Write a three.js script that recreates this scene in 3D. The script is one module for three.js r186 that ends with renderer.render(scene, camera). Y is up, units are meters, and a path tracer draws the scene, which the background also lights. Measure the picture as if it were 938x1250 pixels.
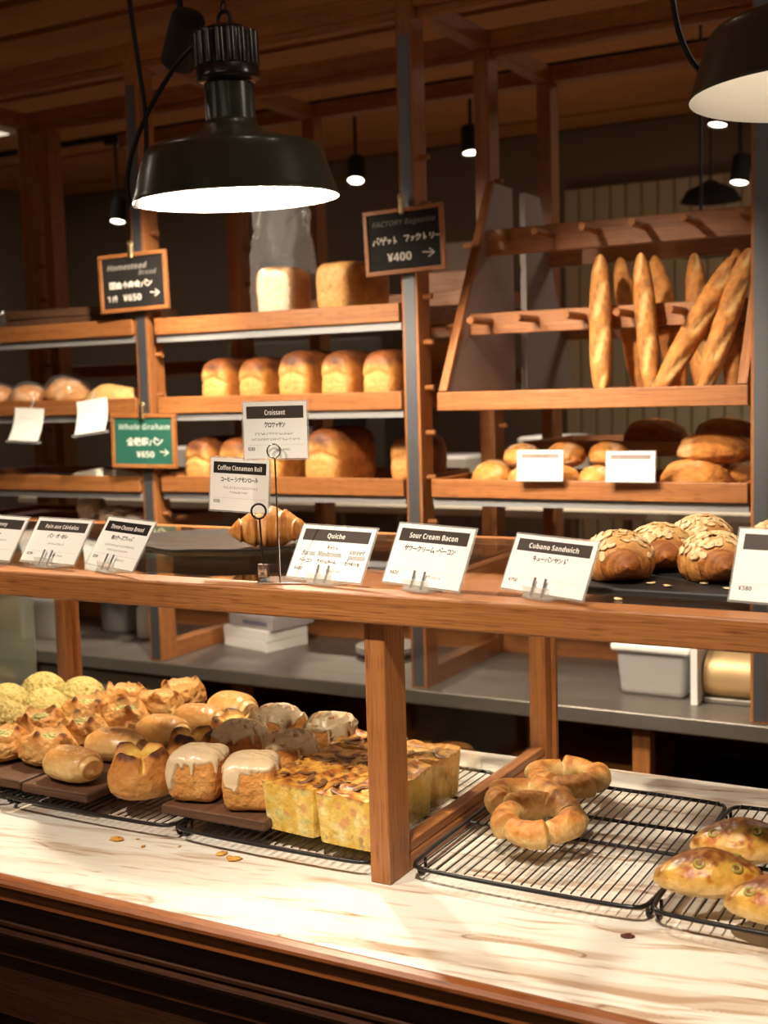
import * as THREE from 'three';
import { RoundedBoxGeometry } from 'three/addons/geometries/RoundedBoxGeometry.js';
import { mergeGeometries, mergeVertices } from 'three/addons/utils/BufferGeometryUtils.js';
import { ImprovedNoise } from 'three/addons/math/ImprovedNoise.js';
import { RectAreaLightUniformsLib } from 'three/addons/lights/RectAreaLightUniformsLib.js';
RectAreaLightUniformsLib.init();

// ---------- scene, camera, exposure (heights are measured from the marble counter top; LIFT puts the floor at zero) ----------
const LIFT = 0.95, FLOOR = -0.95, CEIL = 1.78;
const scene = new THREE.Scene();
scene.background = new THREE.Color(0x000000);
const renderer = new THREE.WebGLRenderer({ antialias: true });
renderer.toneMapping = THREE.LinearToneMapping;
renderer.toneMappingExposure = 1.0;
renderer.shadowMap.enabled = true;
const camera = new THREE.PerspectiveCamera(2 * Math.atan(625 / 1517.2) * 180 / Math.PI, 938 / 1250, 0.05, 30);
camera.position.set(0.741, 0.6 + LIFT, 1.267);
camera.rotation.order = 'YXZ';
camera.rotation.set(-5.675 * Math.PI / 180, 29.199 * Math.PI / 180, -1.586 * Math.PI / 180);
camera.focus = 1.62;
camera.userData.fStop = 5.6;
scene.add(camera);

// ---------- light: added unseen fill panels on the ceiling, track spots over the counter (fixtures built further down) ----------
const WARM = new THREE.Color(1, 0.85, 0.66), WARM2 = new THREE.Color(1, 0.74, 0.46);
const SPOTS = [ // x, y, z, target, intensity, half angle
  [0.35, 1.64, 0.95, [0.30, 0.05, -0.06], 11.0, 0.42],
  [-0.75, 1.64, 0.95, [-0.42, 0.05, -0.12], 7.8, 0.42],
  [-0.851, 1.293, -0.80, [-1.62, 0.52, -1.33], 7.5, 0.46],
  [-0.40, 1.36, -0.44, [-0.14, 0.52, -1.34], 7.0, 0.46],
  [-1.36, 1.28, -0.44, [-0.98, 0.76, -1.34], 6.5, 0.44],
  [-1.00, 1.60, -0.60, [-1.38, -0.22, -1.32], 6.0, 0.30],  // added unseen fill spot, lightens the drawers under the steel counter
  [-0.10, 1.60, -0.60, [-0.22, -0.24, -1.33], 5.0, 0.28],  // added unseen fill spot for the right side under the steel counter
];
const LAMP_POWER = 4.2;
const FILL_PANELS = [[-0.2, 2.3, 1.2, 0.5, 2.2], [-2.6, 1.6, 1.2, 0.5, 1.6], [0.9, -2.9, 0.8, 0.5, 9], [-3.6, -2.4, 0.5, 0.8, 7], [1.35, -0.95, 0.7, 0.4, 7]]; // added unseen fill: x, z, width, depth, intensity

// ---------- helpers ----------
let seed = 12345;
const rnd = () => { seed = (seed * 1664525 + 1013904223) >>> 0; return seed / 4294967296; };
const rr = (a, b) => a + (b - a) * rnd();
const IN = new ImprovedNoise();
const n3 = (x, y, z) => IN.noise(x, y, z);
const fbm = (x, y, z, o = 3) => { let s = 0, a = 1, t = 0; for (let i = 0; i < o; i++) { s += a * IN.noise(x, y, z); t += a; x = x * 2.03 + 7.1; y = y * 2.03 + 3.7; z = z * 2.03 + 1.3; a *= 0.5; } return s / t; };
const clamp = (x, a = 0, b = 1) => Math.min(b, Math.max(a, x));
const sst = (a, b, x) => { const t = clamp((x - a) / (b - a)); return t * t * (3 - 2 * t); };
const mix = (a, b, t) => a.map((v, i) => v + (b[i] - v) * t);
const DEG = Math.PI / 180;
const used = new Map();
function numbered(n) { const k = used.get(n) ?? 0; used.set(n, k + 1); return k ? n + '_' + String(k).padStart(3, '0') : n; }
function tag(o, label, category, group, kind) { o.userData.label = label; o.userData.category = category; if (group) o.userData.group = group; if (kind) o.userData.kind = kind; return o; }
function thing(name, label, category, pos = [0, 0, 0], turn = 0, group) {
  const o = new THREE.Group(); o.name = numbered(name); o.position.set(...pos); o.rotation.y = turn; scene.add(o); return tag(o, label, category, group);
}
function part(parent, name, geo, mat, pos, rot) {
  const m = new THREE.Mesh(geo, mat); m.name = name; m.castShadow = m.receiveShadow = true;
  if (pos) m.position.set(...pos); if (rot) m.rotation.set(...rot);
  parent.add(m); return m;
}
function solo(name, label, category, geo, mat, pos, turn = 0, group) {
  const m = part(scene, numbered(name), geo, mat, pos); m.rotation.y = turn; return tag(m, label, category, group);
}
function struct(name, label, category, geo, mat, pos, rot) { const m = part(scene, name, geo, mat, pos, rot); return tag(m, label, category, null, 'structure'); }
function copy(o, pos, turn, label) {
  const c = o.clone(); c.name = numbered(o.name.replace(/_\d\d\d$/, '')); scene.add(c);
  if (pos) c.position.set(...pos); if (turn !== undefined) c.rotation.y = turn; if (label) c.userData.label = label; return c;
}
// box whose uv is in metres, u along the grain axis, with a random shift so that no two boards share their figure
function grain(g, axis) {
  const p = g.attributes.position, n = g.attributes.normal, uv = new Float32Array(p.count * 2), du = rnd() * 3, dv = rnd() * 3;
  const A = { x: 0, y: 1, z: 2 }[axis];
  for (let i = 0; i < p.count; i++) {
    const c = [p.getX(i), p.getY(i), p.getZ(i)], a = [Math.abs(n.getX(i)), Math.abs(n.getY(i)), Math.abs(n.getZ(i))];
    const o = [0, 1, 2].filter((k) => k !== A); let v;
    if (a[A] > 0.8) { uv[i * 2] = c[o[0]] * 0.25 + du; uv[i * 2 + 1] = c[o[1]] + dv; continue; }
    v = a[o[0]] > a[o[1]] ? c[o[1]] : c[o[0]] + 0.07;
    uv[i * 2] = c[A] + du; uv[i * 2 + 1] = v + dv;
  }
  g.setAttribute('uv', new THREE.BufferAttribute(uv, 2)); return g;
}
function wbox(w, h, d, axis = 'x', r = 0.002) { return grain(r > 0 ? new RoundedBoxGeometry(w, h, d, 1, Math.min(r, w * 0.45, h * 0.45, d * 0.45)) : new THREE.BoxGeometry(w, h, d), axis); }
// box given by its two corners
function cbox(parent, name, a, b, axis, mat, r = 0.002) {
  const s = [0, 1, 2].map((i) => Math.abs(b[i] - a[i])), c = [0, 1, 2].map((i) => (a[i] + b[i]) / 2);
  return part(parent, name, wbox(...s, axis, r), mat, c);
}
function rod(a, b, r, seg = 8) {
  const A = new THREE.Vector3(...a), B = new THREE.Vector3(...b), g = new THREE.CylinderGeometry(r, r, A.distanceTo(B), seg);
  g.applyQuaternion(new THREE.Quaternion().setFromUnitVectors(new THREE.Vector3(0, 1, 0), B.clone().sub(A).normalize()));
  const m = A.add(B).multiplyScalar(0.5); g.translate(m.x, m.y, m.z); return g;
}
const tube = (pts, r, n = 40, seg = 8, closed = false) => new THREE.TubeGeometry(new THREE.CatmullRomCurve3(pts.map((p) => new THREE.Vector3(...p)), closed), n, r, seg, closed);
const lathe = (pts, seg = 48) => new THREE.LatheGeometry(pts.map((p) => new THREE.Vector2(...p)), seg);
const lin = (r, g, b) => new THREE.Color().setRGB(r, g, b);
const std = (o) => new THREE.MeshStandardMaterial(o), phys = (o) => new THREE.MeshPhysicalMaterial(o);

// ---------- computed textures ----------
function hash(ix, iy, s) { let h = Math.imul(ix, 374761393) ^ Math.imul(iy, 668265263) ^ Math.imul(s, 1274126177); h = Math.imul(h ^ (h >>> 13), 1274126177); return ((h ^ (h >>> 16)) >>> 0) / 4294967296; }
function pn(x, y, px, py, s) { // value noise that repeats every px, py cells
  const ix = Math.floor(x), iy = Math.floor(y), fx = x - ix, fy = y - iy, u = fx * fx * (3 - 2 * fx), v = fy * fy * (3 - 2 * fy), m = (a, b) => ((a % b) + b) % b;
  const h = (a, b) => hash(m(a, px), m(b, py), s);
  return (h(ix, iy) * (1 - u) + h(ix + 1, iy) * u) * (1 - v) + (h(ix, iy + 1) * (1 - u) + h(ix + 1, iy + 1) * u) * v;
}
function dataTex(w, h, f, srgb, repeat) {
  const d = new Uint8Array(w * h * 4);
  for (let y = 0; y < h; y++) for (let x = 0; x < w; x++) { const c = f(x / w, y / h), o = (y * w + x) * 4; for (let k = 0; k < 3; k++) d[o + k] = clamp(c[k] ?? c[0]) * 255; d[o + 3] = 255; }
  const t = new THREE.DataTexture(d, w, h); t.magFilter = THREE.LinearFilter; t.minFilter = THREE.LinearMipmapLinearFilter; t.generateMipmaps = true;
  t.wrapS = t.wrapT = THREE.RepeatWrapping; if (srgb) t.colorSpace = THREE.SRGBColorSpace; if (repeat) t.repeat.set(...repeat); t.needsUpdate = true; return t;
}
function woodTex(base, dark, light, s, contrast = 1) { // one metre by a quarter metre
  return dataTex(1024, 512, (u, v) => {
    const warp = pn(u * 4, v * 3, 4, 3, s) * 0.10 + pn(u * 9, v * 6, 9, 6, s + 1) * 0.03;
    const ring = 0.5 + 0.5 * Math.sin((v + warp) * Math.PI * 2 * 9);
    const fine = 0.6 * pn(u * 9, v * 105, 9, 105, s + 2) + 0.4 * pn(u * 16, v * 210, 16, 210, s + 5), pore = pn(u * 34, v * 230, 34, 230, s + 3), tone = pn(u * 3, v * 10, 3, 10, s + 4);
    const k = clamp(0.35 + (ring - 0.5) * 0.22 * contrast + (fine - 0.5) * 1.1 * contrast + (tone - 0.5) * 0.28);
    let c = mix(light, base, k); if (pore > 0.68) c = mix(c, dark, (pore - 0.68) * 1.8 * contrast); return c;
  }, true, [1, 4]);
}
const oakTex = woodTex([0.66, 0.44, 0.26], [0.38, 0.22, 0.11], [0.78, 0.56, 0.36], 11);
const darkTex = woodTex([0.30, 0.19, 0.13], [0.13, 0.08, 0.055], [0.42, 0.28, 0.19], 31, 0.8);
const grainBump = dataTex(512, 512, (u, v) => [0.5 + (pn(u * 20, v * 190, 20, 190, 13) - 0.5) * 0.8], false, [1, 4]);
const crumbBump = dataTex(512, 512, (u, v) => { let s = 0, a = 0.5, f = 12; for (let i = 0; i < 4; i++) { s += a * pn(u * f, v * f, f, f, 50 + i); a *= 0.55; f *= 2; } return [s * 1.05]; }, false, [12, 12]);
const marbleTex = dataTex(2048, 1024, (u, v) => { // veins drift along the counter
  const X = u * 2.4, Z = v * 1.2 + X * 0.16, N = (a, b, k) => pn(X * a + 40, (Z + 0.035 * pn(X * 5, Z * 7, 997, 997, 80 + k) + 0.012 * pn(X * 17, Z * 25, 997, 997, 84 + k)) * b + 40, 997, 997, 70 + k);
  const mask = N(2.6, 7, 1), s1 = N(6, 60, 2), s2 = N(11, 130, 3), s3 = N(24, 300, 4), fine = N(70, 420, 5);
  const k = sst(0.45, 0.85, s1) * 0.55 * sst(0.25, 0.7, mask) + sst(0.50, 0.90, s2) * 0.60 * sst(0.35, 0.75, s1 * 0.5 + mask * 0.5) + sst(0.55, 0.95, s3) * 0.45 * sst(0.35, 0.7, s2) + (fine - 0.5) * 0.12;
  const vein = Math.pow(clamp(1 - Math.abs(s1 - 0.58) * 26), 2) * sst(0.45, 0.8, s2) * sst(0.3, 0.6, mask);
  return mix(mix([0.97, 0.955, 0.93], [0.76, 0.65, 0.56], clamp(k)), [0.56, 0.43, 0.33], clamp(vein));
}, true, [1 / 2.4, 1 / 1.2]);
const steelRough = dataTex(512, 256, (u, v) => [0.28 + pn(u * 6, v * 200, 6, 200, 90) * 0.16 + pn(u * 9, v * 7, 9, 7, 91) * 0.14], false, [1, 2]);
const smudge = dataTex(512, 512, (u, v) => [0.02 + 0.10 * Math.pow(pn(u * 5, v * 7, 5, 7, 95), 3) + 0.04 * pn(u * 90, v * 90, 90, 90, 96)], false, [1, 1]);

// ---------- materials ----------
const M = {
  oak: std({ map: oakTex, bumpMap: grainBump, bumpScale: 0.0004, roughness: 0.48, color: lin(0.70, 0.575, 0.44) }),
  paleBoard: std({ color: lin(0.36, 0.30, 0.29), roughness: 0.55, bumpMap: grainBump, bumpScale: 0.0003 }),
  walnut: phys({ map: darkTex, bumpMap: grainBump, bumpScale: 0.0003, roughness: 0.42, color: lin(0.42, 0.30, 0.25), clearcoat: 0.15, clearcoatRoughness: 0.4 }),
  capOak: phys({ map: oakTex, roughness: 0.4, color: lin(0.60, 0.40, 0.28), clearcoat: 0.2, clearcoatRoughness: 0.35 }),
  board: std({ map: darkTex, bumpMap: grainBump, bumpScale: 0.0006, roughness: 0.6, color: lin(1.0, 1.02, 1.0) }),
  ceiling: std({ map: oakTex, roughness: 0.8, color: lin(0.90, 0.78, 0.62) }),
  marble: phys({ map: marbleTex, roughness: 0.26, color: lin(1, 0.985, 0.96), clearcoat: 0.2, clearcoatRoughness: 0.15 }),
  steel: std({ color: lin(0.24, 0.215, 0.185), metalness: 0.65, roughness: 1, roughnessMap: steelRough }),
  bearer: std({ color: lin(0.34, 0.335, 0.335), roughness: 0.55, metalness: 0.3 }),
  strip: std({ color: lin(0.16, 0.165, 0.18), metalness: 0.7, roughness: 0.42 }),
  black: std({ color: lin(0.012, 0.011, 0.011), roughness: 0.5 }),
  blackWire: std({ color: lin(0.018, 0.016, 0.015), roughness: 0.32, metalness: 0.4 }),
  matteDark: std({ color: lin(0.008, 0.0075, 0.0075), roughness: 0.85 }),
  chrome: std({ color: lin(0.75, 0.73, 0.70), metalness: 1, roughness: 0.18 }),
  brass: std({ color: lin(0.62, 0.50, 0.28), metalness: 1, roughness: 0.35 }),
  tinted: phys({ color: lin(0.62, 0.68, 0.58), transmission: 0.55, thickness: 0, roughness: 0.25, ior: 1.5 }),
  glass: phys({ color: lin(0.985, 0.995, 0.985), transmission: 1, thickness: 0, roughness: 0, roughnessMap: null, ior: 1.5 }),
  bag: phys({ color: lin(0.99, 0.99, 0.99), transmission: 0.93, thickness: 0, roughness: 0.04, ior: 1.45 }),
  acrylic: phys({ color: lin(0.90, 0.90, 0.88), transmission: 0.82, thickness: 0, roughness: 0.12, ior: 1.49 }),
  enamelGreen: phys({ color: lin(0.050, 0.068, 0.052), roughness: 0.34, clearcoat: 0.5, clearcoatRoughness: 0.18, side: THREE.FrontSide }),
  enamelWhite: std({ color: lin(0.90, 0.87, 0.80), roughness: 0.4 }),
  ceramic: phys({ color: lin(0.014, 0.010, 0.010), roughness: 0.3, clearcoat: 0.5 }),
  rubber: std({ color: lin(0.012, 0.012, 0.013), roughness: 0.5 }),
  white: std({ color: lin(0.80, 0.78, 0.74), roughness: 0.7 }),
  paper: std({ color: lin(0.85, 0.83, 0.80), roughness: 0.85 }),
  plate: phys({ color: lin(0.030, 0.025, 0.023), roughness: 0.36, specularIntensity: 0.3 }),
  slate: std({ color: lin(0.016, 0.015, 0.015), roughness: 0.5 }),
  drawer: std({ color: lin(0.42, 0.40, 0.33), roughness: 0.6 }),
  grey: std({ color: lin(0.16, 0.15, 0.14), roughness: 0.6 }),
  tubWhite: phys({ color: lin(0.50, 0.49, 0.47), roughness: 0.35, transmission: 0.35, thickness: 0 }),
  gold: std({ color: lin(0.58, 0.40, 0.20), metalness: 0.5, roughness: 0.5 }),
};
// ---------- room shell ----------
const X0 = -4.6, X1 = 3.2, Z0 = -4.4, Z1 = 3.3, T = 0.12;
const RW = X1 - X0, RD = Z1 - Z0, RH = CEIL - FLOOR, CX = (X0 + X1) / 2, CZ = (Z0 + Z1) / 2, CY = (CEIL + FLOOR) / 2;
struct('floor', 'dark brown shop floor running under the counters', 'floor', new THREE.BoxGeometry(RW + 2 * T, T, RD + 2 * T), std({ color: lin(0.22, 0.17, 0.13), roughness: 0.6 }), [CX, FLOOR - T / 2, CZ]);
const ceil = struct('ceiling', 'dark brown boarded ceiling above the bread racks', 'ceiling', wbox(RW + 2 * T, T, RD + 2 * T, 'x', 0), M.ceiling, [CX, CEIL + T / 2 + 0.05, CZ]);
{ // ceiling boards with black gaps between them
  let z = Z0; const bw = [0.30, 0.62, 0.26, 0.46];
  for (let i = 0; z < Z1 - 0.1; i++) { const w = Math.min(bw[i % 4], Z1 - z); part(ceil, 'ceiling_board', wbox(RW, 0.05, w - 0.05, 'x', 0), M.ceiling, [0, -T / 2 - 0.025, z + w / 2 - CZ]); z += w; }
}
const wallMat = std({ color: lin(0.20, 0.155, 0.12), roughness: 0.9, bumpMap: crumbBump, bumpScale: 0.0005 });
struct('wall_back', 'dim brown kitchen wall far behind the racks', 'wall', new THREE.BoxGeometry(RW, RH, T), wallMat, [CX, CY, Z0 - T / 2]);
struct('wall_front', 'plain shop wall behind the customers', 'wall', new THREE.BoxGeometry(RW, RH, T), wallMat, [CX, CY, Z1 + T / 2]);
struct('wall_left', 'plain dim wall at the end of the counter', 'wall', new THREE.BoxGeometry(T, RH, RD), wallMat, [X0 - T / 2, CY, CZ]);
struct('wall_right', 'plain wall beyond the unseen counter end', 'wall', new THREE.BoxGeometry(T, RH, RD), wallMat, [X1 + T / 2, CY, CZ]);

// ---------- front counter ----------
function prismX(pts, L, mat) { // closed profile of (z, y) swept along x
  const s = new THREE.Shape(pts.map(([z, y]) => new THREE.Vector2(-z, y))), g = new THREE.ExtrudeGeometry(s, { depth: L, bevelEnabled: false });
  g.rotateY(Math.PI / 2); g.translate(-L / 2, 0, 0); return grain(g, 'x');
}
const CL = 4.6, CM = -0.3; // counter length and middle
{
  const g = new RoundedBoxGeometry(CL, 0.03, 0.725, 2, 0.004), p = g.attributes.position, uv = new Float32Array(p.count * 2);
  for (let i = 0; i < p.count; i++) { uv[i * 2] = p.getX(i) + CM + 1.6; uv[i * 2 + 1] = p.getZ(i) + 0.5 + p.getY(i); }
  g.setAttribute('uv', new THREE.BufferAttribute(uv, 2));
  solo('marble_countertop', 'white marble countertop with brown veins under the wire racks', 'countertop', g, M.marble, [CM, -0.015, 0.173 - 0.3625]);
  const c = thing('serving_counter', 'dark wooden counter base with moulded edge under the marble', 'counter', [CM, 0, 0]);
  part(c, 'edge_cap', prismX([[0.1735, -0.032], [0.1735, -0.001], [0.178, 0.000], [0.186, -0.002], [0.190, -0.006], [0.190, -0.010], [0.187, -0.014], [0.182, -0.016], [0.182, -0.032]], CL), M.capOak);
  part(c, 'cornice_moulding', prismX([[0.12, -0.032], [0.168, -0.032], [0.168, -0.040], [0.167, -0.044], [0.167, -0.050], [0.164, -0.060], [0.163, -0.068], [0.168, -0.070], [0.168, -0.074], [0.163, -0.076], [0.163, -0.079], [0.168, -0.080], [0.170, -0.084], [0.168, -0.089], [0.161, -0.092], [0.154, -0.099], [0.150, -0.110], [0.149, -0.116], [0.154, -0.118], [0.154, -0.123], [0.146, -0.125], [0.12, -0.125]], CL), M.walnut);
  part(c, 'cabinet_body', wbox(CL, 0.918, 0.63, 'x', 0), M.walnut, [0, -0.032 - 0.459, -0.20]);
  cbox(c, 'top_rail', [-CL / 2, -0.215, 0.11], [CL / 2, -0.125, 0.143], 'x', M.walnut);
  cbox(c, 'bottom_rail', [-CL / 2, -0.95, 0.11], [CL / 2, -0.80, 0.143], 'x', M.walnut);
  for (let x = -2.16; x < 2.3; x += 0.62) {
    cbox(c, 'stile', [x - 0.06, -0.80, 0.11], [x + 0.06, -0.215, 0.143], 'y', M.walnut);
    if (x + 0.62 < 2.4) cbox(c, 'raised_panel', [x + 0.09, -0.77, 0.11], [x + 0.53, -0.245, 0.132], 'y', M.walnut, 0.008);
  }
}
// ---------- display case ----------
const TOP = 0.360, PW = 0.028;
{
  const c = thing('display_case', 'oak framed glass display case standing on the marble countertop', 'display case');
  cbox(c, 'front_rail', [-1.20, 0.3245, -0.028], [1.20, 0.3595, 0.018], 'x', M.oak, 0.003);
  cbox(c, 'back_rail', [-1.20, 0.330, -0.548], [1.20, 0.3595, -0.520], 'x', M.oak);
  for (const x of [-0.997, 0, 1.03]) {
    cbox(c, 'front_post', [x, 0, -0.052], [x + PW, 0.3245, 0], 'y', M.oak);
    cbox(c, 'back_post', [x, 0, -0.545], [x + PW, 0.330, -0.510], 'y', M.oak);
    cbox(c, 'post_bead', [x + PW, 0.0, -0.541], [x + PW + 0.008, 0.330, -0.531], 'y', M.oak, 0.001);
    cbox(c, 'base_rail', [x, 0, -0.510], [x + PW, 0.020, -0.052], 'z', M.oak);
    cbox(c, 'base_bead', [x + 0.004, 0.020, -0.510], [x + PW - 0.004, 0.034, -0.052], 'z', M.oak);
    cbox(c, 'top_bar', [x + 0.004, 0.336, -0.520], [x + PW - 0.004, 0.352, -0.028], 'z', M.oak);
    if (x <= 0) part(c, 'divider_pane', new THREE.BoxGeometry(0.004, 0.300, 0.456), M.glass, [x + PW / 2, 0.184, -0.281]).userData.label = 'clear glass divider between two compartments';
  }
  part(c, 'top_pane', new THREE.BoxGeometry(1.20, 0.005, 0.516), M.glass, [-0.589, 0.3570, -0.276]);
  part(c, 'top_pane', new THREE.BoxGeometry(1.016, 0.005, 0.516), M.glass, [0.522, 0.3570, -0.276]);
  part(c, 'sliding_pane', new THREE.BoxGeometry(0.36, 0.290, 0.004), M.tinted, [-1.258, 0.180, -0.535]);
}
// ---------- steel back counter ----------
const ST = -0.112;
{
  const c = thing('steel_counter', 'brushed stainless steel work counter behind the display case', 'counter');
  part(c, 'worktop', grain(new RoundedBoxGeometry(4.2, 0.036, 0.95, 2, 0.004), 'x'), M.steel, [-1.3, ST - 0.018, -1.285 - 0.475]);
  for (const x of [-2.0, -1.155, -0.076, 0.7]) {
    cbox(c, 'leg', [x - 0.02, FLOOR, -1.36], [x + 0.02, ST - 0.036, -1.32], 'y', M.oak);
    cbox(c, 'leg', [x - 0.02, FLOOR, -2.18], [x + 0.02, ST - 0.036, -2.14], 'y', M.oak);
  }
  cbox(c, 'lower_shelf', [-3.3, -0.52, -2.18], [0.78, -0.49, -1.34], 'x', M.oak);
  cbox(c, 'back_board', [-3.3, FLOOR, -2.22], [0.78, ST - 0.036, -2.20], 'x', M.oak);
  for (const x of [-1.62, -2.12]) {
    const d = cbox(c, 'drawer_front', [x - 0.235, ST - 0.30, -1.335], [x + 0.235, ST - 0.05, -1.318], 'x', M.drawer, 0.003);
    part(d, 'pull', rod([-0.06, 0.04, 0.02], [0.06, 0.04, 0.02], 0.005), M.strip);
  }
}
// ---------- bread rack: a double row of oak posts joined at the top ----------
const PX = [-2.21, -1.407, -0.611, 0.184, 0.98], PZ = [-1.332, -1.752, -2.182], PWX = 0.042, PDZ = 0.062;
{
  const r = thing('bread_rack', 'tall oak rack frame with grey metal strips and pegs on its posts', 'rack');
  for (const x of PX) PZ.forEach((z, k) => {
    if (k === 2 && x < -2) return;
    const p = cbox(r, 'post', [x - PWX / 2, ST, z - PDZ / 2], [x + PWX / 2, 1.50, z + PDZ / 2], 'y', M.oak);
    if (k === 0) { // metal strip let into the front
      cbox(p, 'metal_strip', [-0.014, -0.80, PDZ / 2 - 0.002], [0.014, 0.70, PDZ / 2 + 0.0015], 'y', M.strip, 0);
    }
    for (let i = 0; i < 11; i++) if (k < 2) part(p, 'peg', rod([-PWX / 2 - 0.003, -0.62 + i * 0.105, 0.0], [PWX / 2 + 0.022, -0.62 + i * 0.105, 0.0], 0.0065, 10), M.oak);
  });
  cbox(r, 'post', [-2.135, ST, -1.78], [-2.10, 1.455, -1.72], 'y', M.oak);
  for (const z of PZ) for (let i = 0; i < PX.length - 1; i++) {
    const a = PX[i] + PWX / 2, b = PX[i + 1] - PWX / 2;
    cbox(r, 'top_beam', [a, 1.455, z - 0.03], [b, 1.50, z + 0.025], 'x', M.oak);
    if (z > -2) cbox(r, 'beam_rail', [a, 1.436, z - 0.022], [b, 1.455, z + 0.006], 'x', M.oak);
  }
  for (const x of PX) for (const k of [0, 1]) { if (k && x < -2) continue; cbox(r, 'cross_beam', [x - 0.02, 1.452, PZ[k + 1] + PDZ / 2], [x + 0.02, 1.497, PZ[k] - PDZ / 2], 'z', M.oak); }
  for (let i = 0; i < PX.length - 1; i++) cbox(r, 'back_board', [PX[i] + PWX / 2, ST, -1.775], [PX[i + 1] - PWX / 2, ST + 0.20, -1.755], 'x', M.oak);
  for (const x of PX) if (x > -2) cbox(r, 'foot_rail', [x - 0.02, ST, PZ[1] + PDZ / 2], [x + 0.02, ST + 0.045, PZ[0] - PDZ / 2], 'z', M.oak);
}
// ---------- bread trays on the rack ----------
function tray(label, x0, x1, ytop, depth = 0.37, lip = 0.043, steel = true, zf = -1.297, back = true) {
  const t = thing('bread_tray', label, 'tray', [(x0 + x1) / 2, ytop - lip, zf]), w = (x1 - x0) / 2;
  cbox(t, 'front_lip', [-w, 0, -0.014], [w, lip, 0], 'x', M.oak, 0.003);
  cbox(t, 'base', [-w + 0.012, 0.004, -depth + 0.01], [w - 0.012, 0.014, -0.014], 'x', M.oak, 0);
  for (const s of [-1, 1]) cbox(t, 'side_lip', [s * w - (s > 0 ? 0.012 : 0), 0, -depth], [s * w + (s < 0 ? 0.012 : 0), lip, -0.014], 'z', M.oak);
  if (back) cbox(t, 'back_lip', [-w + 0.012, 0, -depth], [w - 0.012, lip, -depth + 0.012], 'x', M.oak);
  if (steel) cbox(t, 'steel_bearer', [-w, -0.0185, -0.045], [w, -0.001, -0.010], 'x', M.bearer, 0);
  return t;
}
const tA = PX[1] + PWX / 2 + 0.024, tB = PX[2] - PWX / 2 - 0.006, tC = PX[2] + PWX / 2 + 0.045, tD = PX[3] - PWX / 2 - 0.004, tL = PX[0] + PWX / 2 + 0.028, tM = PX[1] - PWX / 2 - 0.006;
const LABT = 'oak tray with front lip ';
tray(LABT + 'holding the square loaf and the bagged loaf', tA, tB, 0.797);
tray(LABT + 'holding the upper row of domed loaves', tA, tB, 0.593);
tray(LABT + 'holding the lower row of domed loaves', tA, tB, 0.388);
tray(LABT + 'holding the round rolls and crusty country loaves', tC - 0.02, tD, 0.388);
tray(LABT + 'at the foot of the baguette stand', tC, tD, 0.588, 0.40, 0.043, false);
tray(LABT + 'with dark boards beside the black chalkboard', tL, tM, 0.800);
tray(LABT + 'holding wrapped buns and a pale loaf above two white tags', tL, tM, 0.593);
tray(LABT + 'holding a dark sheet and a white cloth', tL, tM, 0.385);
// trays on the far side of the rack
for (const [x0, x1, y, l] of [[tA, tB, 0.645, 'plain oak tray on the far side of the rack behind the domed loaves'], [tA, tB, 0.858, 'plain oak tray on the far side of the rack under the wooden box'], [tC, tD, 0.45, 'plain oak tray on the far side of the rack behind the baguettes'], [tL, tM, 0.70, 'plain oak tray on the far side of the rack behind the wrapped buns']]) {
  const t = tray(l, x0, x1, y, 0.36, 0.04, false, -1.80);
}
// ---------- bread ----------
const icos = new Map();
function ico(detail) {
  if (!icos.has(detail)) { let g = new THREE.IcosahedronGeometry(1, detail); g.deleteAttribute('uv'); g.deleteAttribute('normal'); icos.set(detail, mergeVertices(g, 1e-5)); }
  return icos.get(detail);
}
function finish(g, col, extra) { // vertex colours from browning (pan loaves: plus painted shade), uv for the crumb relief
  const p = g.attributes.position, c = new Float32Array(p.count * 3);
  g.computeVertexNormals(); const n = g.attributes.normal;
  for (let i = 0; i < p.count; i++) {
    const x = p.getX(i), y = p.getY(i), z = p.getZ(i), k = col(x, y, z, i, n.getY(i)), m = k[0] === 1 ? 1 : 1 + 0.30 * fbm(x * 130, y * 130, z * 130 + 5, 3); c[i * 3] = k[0] * (0.4 + 0.6 * m); c[i * 3 + 1] = k[1] * m * (m === 1 ? 1 : 0.96); c[i * 3 + 2] = k[2] * m * m * (m === 1 ? 1 : 0.84);
  }
  g.setAttribute('color', new THREE.BufferAttribute(c, 3)); if (g.attributes.uv) g.deleteAttribute('uv');
  const h = g.index ? g.toNonIndexed() : g, P = h.attributes.position, N = h.attributes.normal, w = new Float32Array(P.count * 2); // relief is laid on from the side each face looks to
  for (let i = 0; i < P.count; i += 3) {
    const a = [0, 1, 2].map((k) => Math.abs(N.getComponent(i, k) + N.getComponent(i + 1, k) + N.getComponent(i + 2, k))), m = a[0] > a[1] && a[0] > a[2] ? [2, 1] : a[1] > a[2] ? [0, 2] : [0, 1];
    for (let j = i; j < i + 3; j++) { w[j * 2] = P.getComponent(j, m[0]); w[j * 2 + 1] = P.getComponent(j, m[1]); }
  }
  h.setAttribute('uv', new THREE.BufferAttribute(w, 2)); return h;
}
function blob(detail, f, col) {
  const g = ico(detail).clone(), p = g.attributes.position, keep = [], d = new THREE.Vector3();
  for (let i = 0; i < p.count; i++) { d.fromBufferAttribute(p, i).normalize(); keep.push(d.clone()); const q = f(d); p.setXYZ(i, q[0], q[1], q[2]); }
  return finish(g, (x, y, z, i, ny) => col(keep[i], x, y, z, ny));
}
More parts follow.
